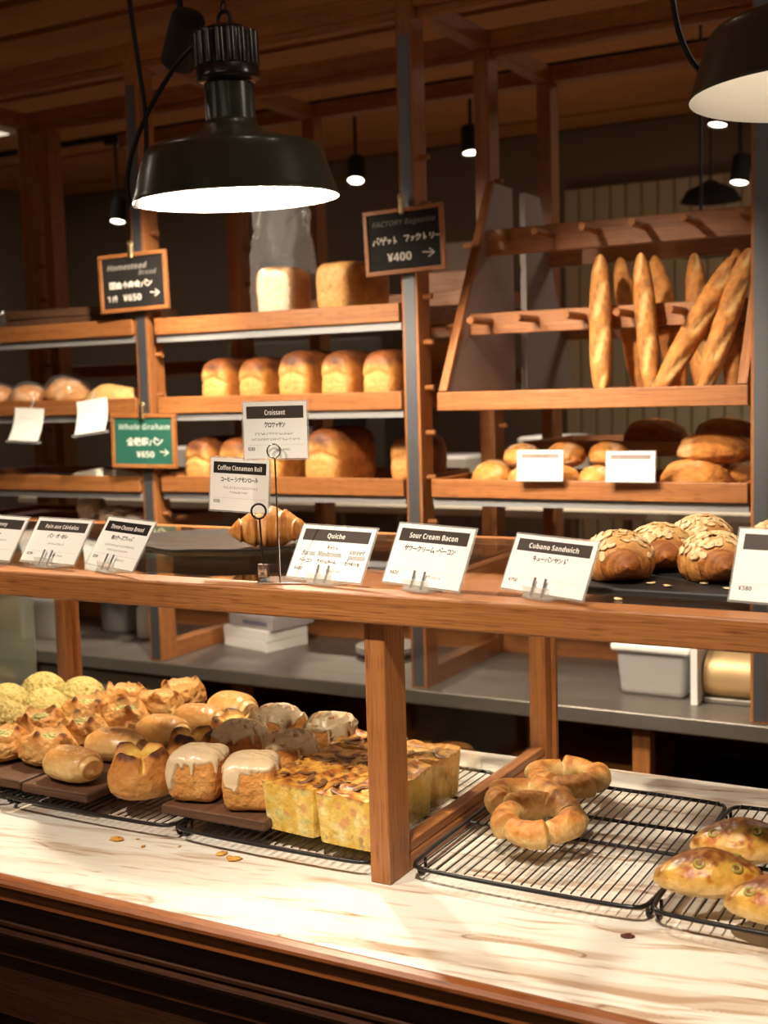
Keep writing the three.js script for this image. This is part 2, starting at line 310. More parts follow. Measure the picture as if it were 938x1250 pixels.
function grid(nu, nv, f, col, closeU = false) { // f(u, v) -> point; v goes round
  const P = [], I = [], UV = [];
  for (let i = 0; i <= nu; i++) for (let j = 0; j < nv; j++) { const q = f(i / nu, j / nv); P.push(...q); UV.push([i / nu, j / nv]); }
  for (let i = 0; i < nu; i++) for (let j = 0; j < nv; j++) { const a = i * nv + j, b = i * nv + (j + 1) % nv, c = a + nv, e = b + nv; I.push(a, b, c, b, e, c); }
  let g = new THREE.BufferGeometry(); g.setAttribute('position', new THREE.Float32BufferAttribute(P, 3)); g.setIndex(I);
  g.computeBoundingBox();
  return finish(g, (x, y, z, i, ny) => col(UV[i][0], UV[i][1], x, y, z, ny));
}
const bread = (o = {}) => phys({ vertexColors: true, bumpMap: crumbBump, bumpScale: 0.0018, roughness: 0.58, ...o });
const MB = {
  glaze: bread({ roughness: 0.42, bumpScale: 0.001, clearcoat: 0.12, clearcoatRoughness: 0.3 }),
  crust: bread(), shiny: bread({ roughness: 0.36, bumpScale: 0.0006, clearcoat: 0.25, clearcoatRoughness: 0.3 }), dusty: bread({ roughness: 0.8 }), crumb: bread({ roughness: 0.75, bumpScale: 0.003 }),
  icing: phys({ color: lin(0.72, 0.55, 0.35), roughness: 0.34, clearcoat: 0.3, clearcoatRoughness: 0.2, bumpMap: crumbBump, bumpScale: 0.0005 }), custard: bread({ roughness: 0.42, bumpScale: 0.0016, clearcoat: 0.2, clearcoatRoughness: 0.3 }),
  cheese: std({ color: lin(0.85, 0.58, 0.12), roughness: 0.4 }), herb: bread({ roughness: 0.6 }), mushroom: std({ color: lin(0.17, 0.075, 0.025), roughness: 0.45 }), flake: std({ color: lin(0.80, 0.58, 0.32), roughness: 0.55 }), flakeB: std({ color: lin(0.62, 0.36, 0.14), roughness: 0.55 }),
  olive: std({ color: lin(0.34, 0.27, 0.05), roughness: 0.35 }), olivePit: std({ color: lin(0.22, 0.09, 0.02), roughness: 0.5 }), ham: std({ color: lin(0.62, 0.20, 0.13), roughness: 0.5 }),
};
const PALE = [0.81, 0.56, 0.25], TAN = [0.68, 0.36, 0.12], GOLD = [0.58, 0.23, 0.045], BROWN = [0.27, 0.08, 0.016], DARK = [0.06, 0.02, 0.008], CREAM = [0.84, 0.66, 0.38];
const ramp = (t) => (t < 0.33 ? mix(PALE, TAN, t / 0.33) : t < 0.6 ? mix(TAN, GOLD, (t - 0.33) / 0.27) : t < 0.85 ? mix(GOLD, BROWN, (t - 0.6) / 0.25) : mix(BROWN, DARK, clamp((t - 0.85) / 0.15)));
const pw = (v, e) => Math.sign(v) * Math.pow(Math.abs(v), e);
const flatY = (y, k = 0.35) => (y < 0 ? y * k : y);

// kinds; each geometry stands on y = 0
function melonPan(s) {
  const R = 0.043, H = 0.042;
  return blob(26, (d) => { const nz = Math.abs(fbm(d.x * 4.2 + s, d.y * 4.2, d.z * 4.2, 3)), n2 = fbm(d.x * 11 + s, d.y * 11, d.z * 11, 2), k = 1 + 0.13 * (0.30 - nz) + 0.025 * n2; return [d.x * R * k, flatY(d.y, 0.3) * H * k + 0.012, d.z * R * k]; },
    (d, x, y, z) => { const a = Math.abs(fbm(d.x * 4.2 + s, d.y * 4.2, d.z * 4.2, 3)), b = fbm(x * 90 + s, y * 90, z * 90, 3); return mix(mix([0.62, 0.52, 0.21], [0.50, 0.38, 0.11], sst(0.05, 0.3, a)), [0.55, 0.27, 0.07], sst(0.1, 0.55, b) * 0.7); });
}
function snippedBun(s, R, H, pk) { // a bun opened at the top with a jagged baked rim round its filling
  const q = [0, 1, 2, 3, 4, 5].map((k) => [k * 1.05 + 0.5 * Math.sin(s * 7 + k * 2.3), 0.25 + 0.36 * (1 + Math.sin(s * 13 + k * 4.1)), 0.46 + 0.10 * Math.sin(s + k * 3)]);
  const rim = (ph) => { let m = 0; for (const [c, a, w] of q) { const d = Math.abs(Math.atan2(Math.sin(ph - c), Math.cos(ph - c))); m = Math.max(m, a * sst(0, 1, clamp(1 - d / w))); } return m; };
  const prof = (d) => { const th = Math.acos(clamp(d.y, -1, 1)), ph = Math.atan2(d.z, d.x) + 0.15 * n3(d.x * 3 + s, d.y * 3, d.z * 3), c0 = 0.62 + 0.12 * Math.sin(2 * ph + s); return [th, Math.exp(-(((th - c0 - 0.12) / 0.30) ** 2)) * rim(ph), sst(c0 + 0.05, c0 - 0.30, th)]; };
  return blob(30, (d) => { const [th, t, c] = prof(d), nz = 1 + 0.11 * fbm(d.x * 2.6 + s, d.y * 2.6, d.z * 2.6, 3), hr = Math.pow(Math.sin(th), 0.72) * R * nz * (1 - 0.04 * t), ph = Math.atan2(d.z, d.x), el = 1 + 0.10 * Math.cos(2 * ph + s); return [Math.cos(ph) * hr * el, flatY(d.y, 0.45) * H * nz + H * 0.45 + t * pk - c * H * 0.40, Math.sin(ph) * hr * (2 - el)]; },
    (d, x, y, z) => { const [th, t, c] = prof(d), b = fbm(x * 55 + s, y * 55, z * 55, 3), f = fbm(x * 160, y * 160 + s, z * 160, 2); let k = 0.25 + 0.24 * clamp(d.y) + 0.28 * b + 0.10 * f + sst(0.30, 0.75, t + 0.30 * b) * 0.48; return mix(ramp(clamp(k)), CREAM, c * 0.75); });
}
function crossBun(s, R, H) { // a round loaf cut crosswise; four petals curl up round the cheese
  const prof = (d) => { const th = Math.acos(clamp(d.y, -1, 1)), ph = Math.atan2(d.z, d.x) + 0.10 * n3(d.x * 3 + s, d.y * 3, d.z * 3) + s, cut = Math.abs(Math.sin(2 * ph)) / (0.25 + 1.3 * Math.sin(th)), op = sst(1.15, 0.80, th); return [th, sst(0.20, 0.03, cut) * op, Math.exp(-(((th - 0.60) / 0.26) ** 2)) * sst(0.15, 0.9, Math.abs(Math.sin(2 * ph))), sst(0.50, 0.20, th)]; };
  return blob(36, (d) => { const [th, cut, pet, ctr] = prof(d), nz = 1 + 0.05 * fbm(d.x * 2 + s, d.y * 2, d.z * 2, 2), hr = Math.pow(Math.sin(th), 0.70) * R * nz * (1 - 0.06 * cut + 0.03 * pet), ph = Math.atan2(d.z, d.x); return [Math.cos(ph) * hr, flatY(d.y, 0.5) * H * nz + H * 0.5 + pet * 0.013 * (1 + 0.8 * n3(d.x * 1.5 + s, 2, d.z * 1.5)) - cut * 0.006 - ctr * H * 0.12, Math.sin(ph) * hr]; },
    (d, x, y, z) => { const [th, cut, pet, ctr] = prof(d), b = fbm(x * 45 + s, y * 45, z * 45, 3), f = fbm(x * 150, y * 150 + s, z * 150, 2); let k = 0.36 + 0.22 * sst(-0.3, 0.6, d.y) + 0.24 * b + 0.10 * f + sst(0.35, 0.85, pet + 0.3 * b) * 0.40; return mix(ramp(clamp(k)), mix([0.86, 0.60, 0.17], [0.80, 0.45, 0.09], sst(-0.2, 0.3, b)), Math.max(cut * 0.95, ctr)); });
}
function fillLump(s, R, cols) { return blob(14, (d) => { const k = 1 + 0.35 * fbm(d.x * 3.5 + s, d.y * 3.5, d.z * 3.5, 3); return [d.x * R * k, flatY(d.y, 0.5) * R * 0.55 * k, d.z * R * k]; }, (d, x, y, z) => { const b = fbm(x * 190 + s, y * 190, z * 190, 2); return mix(cols[0], cols[1], sst(-0.15, 0.25, b)); }); }
function cheeseRoll(s) {
  const L = 0.045, R = 0.030;
  return blob(30, (d) => { const ang = Math.atan2(d.z, d.y), q = Math.hypot(d.y, d.z), ex = Math.abs(d.x); let rad = R * Math.pow(q, 0.62) * (1 + 0.05 * fbm(d.x * 2 + s, d.y * 2, d.z * 2, 2)); const lap = Math.exp(-(((ang - 1.75) / 0.10) ** 2)) * 0.0 * sst(0.15, 0.4, q); rad *= 1 - lap; const sp = ex > 0.7 ? 0.004 * Math.sin(ang - q * 12 * 1.1) * sst(0.75, 0.95, ex) : 0; const x = pw(d.x, 0.72) * L + Math.sign(d.x) * sp; const y = Math.cos(ang) * rad; return [x, flatY(y, 0.8) * 0.95 + R * 0.74, Math.sin(ang) * rad * 1.1]; },
    (d, x, y, z) => { const b = fbm(x * 40 + s, y * 40, z * 40, 3), dust = n3(x * 900, y * 900, z * 900 + s); let k = -0.02 + 0.50 * sst(0.0, 0.95, d.y + 0.30 * b) * (1 - 0.6 * sst(0.8, 1, Math.abs(d.x))); let c = ramp(clamp(k)); if (d.y > 0.8 && dust > 0.25) c = mix(c, [0.9, 0.85, 0.75], 0.6); return c; });
}
function cinnamonBody(d, s, swirl) {
  const n = 5.5, l = Math.pow(Math.abs(d.x) ** n + Math.abs(d.y) ** n + Math.abs(d.z) ** n, -1 / n), k = 1 + 0.05 * fbm(d.x * 2 + s, d.y * 2, d.z * 2, 2); let x = d.x * l * 0.035 * k, y = d.y * l * 0.033 * k, z = d.z * l * 0.035 * k;
  const r = Math.hypot(x, z), a = Math.atan2(z, x); if (d.y > 0.3) { y += swirl * 0.004 * Math.sin(r * 520 - a + s) * sst(0.3, 0.6, d.y); y += 0.004 * (1 - r / 0.04); } x *= 1 + 0.10 * (1 - Math.abs(y) / 0.033); z *= 1 + 0.10 * (1 - Math.abs(y) / 0.033);
  return [x, y + 0.034, z];
}
function cinnamon(s, swirl) {
  return blob(26, (d) => cinnamonBody(d, s, swirl), (d, x, y, z) => { const b = fbm(x * 45 + s, y * 45, z * 45, 3), pit = fbm(x * 170 + s, y * 170, z * 170, 2); let c = ramp(clamp(0.44 + 0.22 * b + 0.16 * sst(0.0, 0.8, d.y))); const r = Math.hypot(x, z), a = Math.atan2(z, x); if (swirl && d.y > 0.4) c = mix(c, DARK, sst(0.2, 0.9, -Math.sin(r * 520 - a + s)) * 0.55); return mix(c, BROWN, sst(0.28, 0.5, pit) * 0.7); });
}
function icingCap(s, swirl) {
  return blob(40, (d) => {
    const q = cinnamonBody(d, s, swirl * 0.6), a = Math.atan2(d.z, d.x), dr = fbm(Math.cos(a) * 1.6 + s, Math.sin(a) * 1.6, s, 2), thr = 0.50 - Math.max(0, dr - 0.0) * 2.6 + 0.10 * n3(d.x * 6 + s, d.y * 6, d.z * 6), hole = swirl ? sst(0.30, 0.45, fbm(d.x * 5 + s * 2, d.y * 5, d.z * 5, 2)) : 0;
    const m = sst(thr - 0.03, thr + 0.09, d.y) * (1 - hole), t = -0.0025 + m * (0.0056 + 0.0012 * n3(d.x * 5, d.y * 5 + s, d.z * 5)); return [q[0] + d.x * t, q[1] + d.y * t, q[2] + d.z * t];
  }, () => [1, 1, 1]);
}
function quiche(s, w, h, dp) {
  const g = new THREE.BoxGeometry(w, h, dp, 40, 26, 36), p = g.attributes.position, specks = [];
  let sd = s * 977 + 13; const R = () => { sd = (sd * 16807) % 2147483647; return sd / 2147483647; };
  for (let i = 0; i < 60; i++) { const fc = i % 3; specks.push([fc === 1 ? (R() < 0.5 ? -0.5 : 0.5) * w : (R() - 0.5) * w, (R() - 0.5) * h * 0.85, fc === 1 ? (R() - 0.5) * dp : (i % 2 ? -0.5 : 0.5) * dp, 0.005 + R() * R() * 0.016, R()]); }
  for (let i = 0; i < p.count; i++) {
    let x = p.getX(i), y = p.getY(i), z = p.getZ(i); const e = 1 - 0.10 * (0.5 - y / h), t = y / h + 0.5;
    const rx = 2 * x / w, rz = 2 * z / dp, n = 9, l = Math.max(Math.abs(rx), Math.abs(rz)), q = Math.pow(Math.abs(rx) ** n + Math.abs(rz) ** n, 1 / n), rd = q > 0.01 ? 1 - (1 - l / q) * 0.9 : 1;
    const k = 1 + 0.02 * fbm(x * 45 + s, y * 45, z * 45, 3); x *= e * k * rd; z *= e * k * rd; y += sst(0.85, 1, t) * (0.008 * fbm(x * 40 + s * 3, 1, z * 40, 2) - 0.002); p.setXYZ(i, x, y + h / 2, z);
  }
  return finish(g, (x, y, z) => {
    const t = y / h, b = fbm(x * 55 + s, y * 20, z * 55, 3), f = fbm(x * 160 + s, y * 160, z * 160, 2);
    let c = mix([0.66, 0.43, 0.06], [0.80, 0.60, 0.20], sst(-0.3, 0.4, b));
    for (const [sx, sy, sz, sr, kind] of specks) { const dd = Math.hypot((x - sx) * (1 + kind), (y - h / 2 - sy) * (1.8 - kind), (z - sz)) * (1 + 0.9 * f + 0.7 * n3(x * 90 + sx * 99, y * 90, z * 90)); if (dd < sr) c = mix(c, kind < 0.42 ? [0.52, 0.50, 0.20] : kind < 0.62 ? [0.62, 0.24, 0.13] : kind < 0.88 ? [0.82, 0.74, 0.40] : [0.20, 0.13, 0.06], sst(sr, sr * 0.5, dd) * 0.7); }
    const top = sst(0.86, 0.97, t + 0.10 * f); const tc = mix(mix([0.66, 0.35, 0.07], [0.42, 0.13, 0.02], sst(-0.25, 0.15, b)), [0.12, 0.04, 0.014], sst(0.05, 0.38, f + b * 0.6)); return mix(c, tc, top);
  });
}
function breadRing(s, lobes = 5) {
  const R = 0.042, r0 = 0.0172;
  return grid(220, 34, (u, v) => {
    const q = u * lobes + s, fr = q - Math.floor(q), a = u * Math.PI * 2, b = v * Math.PI * 2, saw = sst(0, 0.16, fr) * (1 - 0.55 * fr), r = r0 * (0.70 + 0.50 * saw) * (1 + 0.06 * n3(Math.cos(a) * 2 + s, Math.sin(a) * 2, b)), off = 0.010 * saw - 0.004;
    const rad = R + off + Math.cos(b) * r * 1.05; return [Math.cos(a) * rad, Math.max(Math.sin(b) * r, -r0 * 0.75) + r0 * 0.75 + 0.002 * saw, Math.sin(a) * rad];
  }, (u, v, x, y, z) => { const q = u * lobes + s, fr = q - Math.floor(q), b = fbm(x * 60 + s, y * 60, z * 60, 3), sp = n3(x * 500, y * 500, z * 500); let k = -0.04 + 0.62 * sst(0.012, 0.036, y + 0.010 * b) + 0.32 * b + 0.10 * sp + 0.10 * sst(0.1, 0.5, fr); if (fr < 0.06 || fr > 0.97) return mix(CREAM, ramp(clamp(k)), 0.35); const inner = sst(0.032, 0.024, Math.hypot(x, z)); return mix(ramp(clamp(k)), PALE, inner * 0.8); });
}
function oliveBread(s) {
  return blob(30, (d) => { const k = 1 + 0.05 * fbm(d.x * 2.5 + s, d.y * 2.5, d.z * 2.5, 3), tx = Math.abs(d.x); return [d.x * 0.062 * k, (flatY(d.y, 0.42) * 0.036 * (1 - 0.22 * tx)) * k + 0.015, d.z * 0.038 * k * (1 - 0.12 * tx * tx)]; },
    (d, x, y, z) => { const b = fbm(x * 38 + s, y * 38, z * 38, 3), f = fbm(x * 130, y * 130 + s, z * 130, 2), band = sst(0.34, 0.72, d.y - 0.42 * d.z + 0.40 * b) , blo = sst(0.0, 0.25, b + 0.5 * f) * sst(0.05, 0.5, d.y) , end = sst(0.72, 0.95, Math.abs(d.x)) * sst(-0.1, 0.3, d.y); let c = mix([0.82, 0.58, 0.27], [0.74, 0.42, 0.08], sst(-0.05, 0.4, d.y + 0.2 * f)); c = mix(c, [0.46, 0.11, 0.012], blo * 0.95); c = mix(c, [0.17, 0.045, 0.008], clamp(Math.max(band, end * 0.75) * (0.9 + 0.5 * f))); return c; });
}
function croissant(s, L, R, bend, ridges) {
  return grid(96, 30, (u, v) => {
    const t = u * 2 - 1, at = Math.abs(t), b = v * Math.PI * 2, st = at * ridges + 0.35 * Math.cos(b), fr = st - Math.floor(st), rad = R * Math.pow(Math.max(0, 1 - Math.pow(at, 1.7)), 0.72) * (1 + 0.17 * (1 - fr) * (at < 0.97 ? 1 : 0) - 0.05) * (1 + 0.05 * n3(t * 4 + s, b, 1));
    const y = Math.sin(b) * rad; return [t * L, Math.max(y, -rad * 0.62) * 0.92 + R * 0.58, bend * t * t * L + Math.cos(b) * rad * 1.08];
  }, (u, v, x, y, z, ny) => { const t = u * 2 - 1, st = Math.abs(t) * ridges + 0.35 * Math.cos(v * Math.PI * 2), fr = st - Math.floor(st), b = fbm(x * 50 + s, y * 50, z * 50, 3), lay = n3(x * 380, y * 40 + s, z * 70); let k = 0.48 + 0.24 * (1 - fr) * (1 - fr) + 0.30 * b + 0.30 * lay + 0.22 * sst(0.7, 1, Math.abs(t)); return ramp(clamp(k)); });
}
function tinLoaf(s, W, H, Lz, dome, crust = 0.5, cleft = 1, cutFace = false) { // domed pan loaf, its heel towards the customer
  return blob(28, (d) => {
    const n = 5, l = Math.pow(Math.abs(d.x) ** n + Math.abs(d.y) ** n + Math.abs(d.z) ** n, -1 / n); let x = d.x * l, y = d.y * l, z = d.z * l; const up = sst(0.1, 1, y);
    const w = W / 2 * (1 - (dome > 0.01 ? 0.06 : 0.16) * (1 - (y + 1) / 2) + 0.05 * up), k = 1 + 0.02 * fbm(d.x * 3 + s, d.y * 3, d.z * 3, 2); let yy = y * H / 2; if (y > 0) yy += dome * up * (1 - 0.75 * x * x) * (1 - 0.15 * z * z); const cl = z > 0.55 ? cleft * 0.006 * Math.exp(-(((y - 0.35 + 0.25 * x * x) / 0.10) ** 2)) * sst(0.55, 0.95, z) : 0;
    return [x * w * k * (1 - 0.12 * up * x * x), yy * k + H / 2, z * Lz / 2 * k - cl];
  }, (d, x, y, z) => { const b = fbm(x * 22 + s, y * 22, z * 22, 3), f = fbm(x * 70 + s, y * 70, z * 70, 2), top = dome > 0.01 ? sst(H * 0.76, H * 1.02, y + b * 0.016) : 0.8 * sst(H * 0.93, H * 1.02, y + b * 0.012); let k = crust - 0.12 + 0.20 * b + 0.10 * f + 0.40 * sst(0.78, 0.95, Math.abs(x) / (W / 2)) * sst(Lz * 0.5, Lz * 0.40, z); let c = ramp(clamp(k)); c = mix(c, ramp(clamp(0.93 + 0.15 * b)), top); const pit = sst(0.33, 0.5, f) * (z > Lz * 0.4 ? 1 : 0.3); c = mix(c, BROWN, pit * 0.6); if (cutFace && z > Lz * 0.46 && Math.abs(x) < W * 0.40 && y > H * 0.06 && y < H * 0.93) c = mix([0.88, 0.80, 0.64], [0.80, 0.66, 0.44], sst(0.1, 0.5, f)); return c; });  // top and side crust is browned; its darkest tone also paints in shade
}
function baguetteShape(s) {
  const L = 0.36, R = 0.0262;
  return grid(110, 26, (u, v) => { const t = u * 2 - 1, b = v * Math.PI * 2, q = u * 3.2 + s * 0.37, fr = q - Math.floor(q), dist = Math.abs(((v * 2 - 0.55 + (fr - 0.5) * 0.35))), sl = Math.exp(-((dist / 0.11) ** 2)) * sst(0.02, 0.2, fr) * sst(0.98, 0.8, fr); const rad = R * Math.pow(Math.max(0, 1 - Math.pow(Math.abs(t), 3.4)), 0.55) * (1 + 0.05 * n3(t * 6 + s, b, 2) - 0.20 * sl); return [Math.cos(b) * rad, u * L, Math.sin(b) * rad]; },
    (u, v, x, y, z) => { const q = u * 3.2 + s * 0.37, fr = q - Math.floor(q), dist = Math.abs(((v * 2 - 0.55 + (fr - 0.5) * 0.35))), sl = Math.exp(-((dist / 0.13) ** 2)) * sst(0.02, 0.2, fr) * sst(0.98, 0.8, fr), b = fbm(x * 40 + s, y * 30, z * 40, 3), f = fbm(x * 200, y * 120 + s, z * 200, 2); let c = mix(ramp(clamp(0.66 + 0.34 * b + 0.2 * f)), [0.56, 0.38, 0.20], sst(-0.1, 0.5, f) * 0.45); const rim = Math.exp(-(((dist - 0.16) / 0.035) ** 2)) * sst(0.02, 0.2, fr) * sst(0.98, 0.8, fr); c = mix(c, PALE, sl * 0.7); return mix(c, BROWN, rim * 0.8); });
}
function roundRoll(s, a, b, c) {
  return blob(18, (d) => { const k = 1 + 0.09 * fbm(d.x * 2 + s, d.y * 2, d.z * 2, 2); return [d.x * a * k, flatY(d.y, 0.75) * b * k + b * 0.72, d.z * c * k]; }, (d, x, y, z) => { const n = fbm(x * 60 + s, y * 60, z * 60, 3), fl = fbm(x * 30, y * 30, z * 30 + s, 2); return mix(ramp(clamp(0.50 + 0.25 * n + 0.08 * d.y)), [0.80, 0.62, 0.44], sst(-0.05, 0.4, fl) * 0.5); });
}
function countryLoaf(s) {
  return blob(26, (d) => { const sl = Math.exp(-(((d.z + 0.25 * d.x) / 0.13) ** 2)) * sst(0.35, 0.75, d.y), k = 1 + 0.06 * fbm(d.x * 3 + s, d.y * 3, d.z * 3, 3) - 0.16 * sl + 0.10 * Math.exp(-(((d.z + 0.25 * d.x + 0.24) / 0.07) ** 2)) * sst(0.35, 0.75, d.y); return [d.x * 0.075 * k, flatY(d.y, 0.6) * 0.043 * k + 0.025, d.z * 0.05 * k]; },
    (d, x, y, z) => { const sl = Math.exp(-(((d.z + 0.25 * d.x) / 0.16) ** 2)) * sst(0.35, 0.7, d.y), b = fbm(x * 30 + s, y * 30, z * 30, 3), fl = fbm(x * 14, y * 14 + s, z * 14, 2); let c = ramp(clamp(0.68 + 0.26 * b)); c = mix(c, [0.70, 0.50, 0.30], sst(0.05, 0.4, fl) * 0.5); return mix(c, TAN, sl * 0.8); });
}
function almondPastry(s) { // layered pastry with pale almond cream baked over its back
  const L = 0.057, RR = 0.034, g = croissant(s, L, RR, 0.10, 2.8), p = g.attributes.position, c = g.attributes.color;
  for (let i = 0; i < p.count; i++) { const x = p.getX(i), y = p.getY(i), z = p.getZ(i), b = fbm(x * 60 + s, y * 60, z * 60, 3), w = sst(0.020, 0.040, y + b * 0.02) * sst(0.045, 0.015, x), t = sst(0.020, 0.048, x + 0.012 * b); let k = [c.getX(i), c.getY(i), c.getZ(i)]; k = mix(k, [0.26, 0.075, 0.012], clamp(t * (0.7 + 0.9 * n3(x * 420, y * 50, z * 50 + s)))); k = mix(k, [0.68, 0.44, 0.16], w * 0.85); c.setXYZ(i, ...k); }
  return g;
}
const variants = (n, f) => Array.from({ length: n }, (_, i) => f(i * 3.17 + 1));
const G = {
  melon: variants(3, melonPan), herb: variants(5, (s) => snippedBun(s, 0.042, 0.036, 0.0125)), big: variants(2, (s) => crossBun(s + 0.35, 0.049, 0.043)),
  fill: variants(2, (s) => fillLump(s, 0.021, [[0.62, 0.52, 0.24], [0.20, 0.24, 0.05]])), cheeseFill: variants(1, (s) => fillLump(s, 0.022, [[0.86, 0.62, 0.16], [0.80, 0.48, 0.10]])),
  roll: variants(3, cheeseRoll), cin: variants(2, (s) => cinnamon(s, 0)), ice: variants(2, (s) => icingCap(s, 0)), cinS: variants(2, (s) => cinnamon(s + 5, 1)), iceS: variants(2, (s) => icingCap(s + 5, 1)),
  quiche: variants(3, (s) => quiche(s, 0.094, 0.068, 0.083)), ring: variants(2, breadRing), olive: variants(2, oliveBread), cro: croissant(2, 0.060, 0.036, 0.20, 2.7), alm: variants(3, almondPastry),
  loaf: variants(3, (s) => tinLoaf(s, 0.092, 0.100, 0.20, 0.026, 0.50)), mie: tinLoaf(4, 0.118, 0.138, 0.21, 0.004, 0.46, 0), halfMie: tinLoaf(7, 0.118, 0.138, 0.13, 0.004, 0.48, 0, true), bag: variants(3, baguetteShape), rroll: variants(3, (s) => roundRoll(s, 0.042, 0.033, 0.042)), country: variants(2, countryLoaf),
};
const flakeG = (() => { const g = new THREE.SphereGeometry(1, 10, 6); g.scale(0.0066, 0.0010, 0.0043); const p = g.attributes.position; for (let i = 0; i < p.count; i++) p.setY(i, p.getY(i) + p.getX(i) ** 2 * 22); g.computeVertexNormals(); return g; })();
const mushG = (() => { const g = new THREE.TorusGeometry(0.009, 0.0042, 8, 18, 3.3); g.scale(1.2, 0.9, 0.35); g.rotateX(-Math.PI / 2); return g; })();
const oliveG = (() => { const g = new THREE.TorusGeometry(0.0050, 0.0024, 10, 22); g.rotateX(-Math.PI / 2); return g; })(), pitG = new THREE.CylinderGeometry(0.0036, 0.0036, 0.0026, 14);

// --- left compartment ---
const RK = 0.0245, BD = 0.0395; // tops of racks and boards
function putBread(kind, name, label, cat, group, geos, mat, list, more) {
  list.forEach(([x, z, turn = 0, y = BD, sc = 1, tilt = 0], i) => {
    const t = thing(name, Array.isArray(label) ? label[Math.min(i, label.length - 1)] : label, cat, [x, y, z], turn, group); t.scale.setScalar(sc); t.rotation.z = tilt;
    part(t, kind, geos[i % geos.length], mat); if (more) more(t, i);
  });
}
putBread('crust', 'melon_bun', 'craggy yellow-green melon bun on the board in the display case', 'bun', 'melon buns at the end of the case', G.melon, MB.crumb,
  [[-0.922, -0.395, 0], [-0.918, -0.300, 1], [-0.828, -0.395, 2], [-0.826, -0.300, 3], [-0.918, -0.205, 4], [-0.822, -0.205, 5]]);
putBread('crust', 'herb_bun', 'snipped bun with pointed brown tips and green herb filling in the case', 'bun', 'herb filled buns in the case', G.herb, MB.crust,
  [[-0.635, -0.112, 0.3], [-0.715, -0.098, 1.2], [-0.735, -0.200, 2.1], [-0.650, -0.205, 0.9], [-0.640, -0.295, 2.9], [-0.730, -0.300, 0.2], [-0.728, -0.395, 1.5], [-0.640, -0.385, 0.7], [-0.655, -0.470, 2.4], [-0.805, -0.110, 1.9]],
  (t, i) => part(t, 'herb_filling', G.fill[i % 2], MB.herb, [0, 0.0325, 0]));
putBread('crust', 'cheese_roll', ['smooth golden rolled bun at the front edge of its board', 'smooth golden rolled bun with coiled ends behind the front one'], 'bun', 'golden rolled buns in the case', G.roll, MB.shiny,
  [[-0.536, -0.060, -0.12], [-0.545, -0.165, 0.15], [-0.525, -0.255, -0.1], [-0.515, -0.335, 0.1], [-0.512, -0.425, -0.2]]);
putBread('crust', 'cheese_bread', ['large cross-cut cheese bun beside the front iced cinnamon roll', 'cross-cut cheese bun with burnt tips just behind the front one', 'hindmost cross-cut cheese bun beside the patchy iced rolls'], 'bun', 'cross-cut cheese buns in the case', G.big, MB.crust,
  [[-0.425, -0.084, 0.95, RK, 1.04], [-0.420, -0.200, 1.1, RK, 0.95], [-0.420, -0.305, 0.2, RK, 0.95]],
  (t, i) => { part(t, 'melted_cheese', G.cheeseFill[0], MB.cheese, [0, 0.046, 0]); });
const cinSpots = [[-0.316, -0.078, 0.25], [-0.227, -0.078, 0.42]], cinBack = [[-0.335, -0.200, 0.2], [-0.235, -0.185, 0.7], [-0.335, -0.300, 1.1], [-0.232, -0.290, 0.3]];
putBread('dough', 'cinnamon_roll', ['smooth iced cinnamon roll beside the large cross-cut cheese bun', 'smooth iced cinnamon roll with a long drip beside the quiche'], 'cinnamon roll', 'front row of iced cinnamon rolls', G.cin, MB.crumb, cinSpots, (t, i) => part(t, 'icing', G.ice[i % 2], MB.icing));
putBread('dough', 'cinnamon_roll', 'cinnamon roll with patchy icing over a visible swirl behind the smooth iced ones', 'cinnamon roll', 'back rows of iced cinnamon rolls', G.cinS, MB.crumb, cinBack, (t, i) => part(t, 'icing', G.iceS[i % 2], MB.icing));
putBread('custard', 'quiche_slice', ['yellow quiche slice in front beside the iced cinnamon roll', 'yellow quiche slice in front touching the oak post', 'yellow quiche slice with browned mushroom top behind the front pair'], 'quiche', 'quiche slices on the wire rack', G.quiche, MB.custard,
  [[-0.143, -0.082, -0.12, RK], [-0.052, -0.070, -0.05, RK], [-0.150, -0.172, -0.04, RK], [-0.056, -0.158, 0.03, RK], [-0.150, -0.262, 0.03, RK], [-0.056, -0.246, 0, RK]],
  (t, i) => { for (let k = 0; k < 4; k++) part(t, 'mushroom_slice', mushG, MB.mushroom, [-0.03 + 0.02 * k + rr(-0.006, 0.006), 0.0665 + rr(0, 0.003), rr(-0.028, 0.03)], [rr(-0.25, 0.25), rr(0, 6), rr(-0.25, 0.25)]); });
// --- right compartment ---
putBread('crust', 'bread_ring', ['golden bread ring leaning on another ring with its hole facing up', 'golden bread ring pressed between the leaning ring and the base rail', 'golden bread ring lying flat beside the back oak post'], 'bread ring', 'bread rings on the rack', G.ring, MB.crust,
  [[0.152, -0.172, 0.4, RK, 0.95], [0.098, -0.262, 1.7, RK, 0.93], [0.116, -0.368, 0.9, RK, 0.95]],
  (t, i) => { if (!i) { t.rotation.x = 0.16; t.position.y += 0.010; } for (let k = 0; k < 3; k++) part(t, 'bacon_bit', new RoundedBoxGeometry(0.008, 0.004, 0.006, 1, 0.001), MB.ham, [Math.cos(2.1 * k + 1.9) * 0.052, 0.0225, Math.sin(2.1 * k + 1.9) * 0.052], [0, k, 0.3]); });
function addOlives(t, list) { for (const [x, z, tiltx] of list) { const y = 0.0145 + 0.036 * Math.sqrt(Math.max(0, 1 - (x / 0.062) ** 2 - (z / 0.038) ** 2)) * (1 - 0.22 * Math.abs(x / 0.062)); const o = part(t, 'olive_slice', oliveG, MB.olive, [x, y - 0.0014, z], [Math.atan2(z, 0.04) * 1.1, 0, -x * 6]); part(o, 'olive_hole', pitG, MB.olivePit); } }
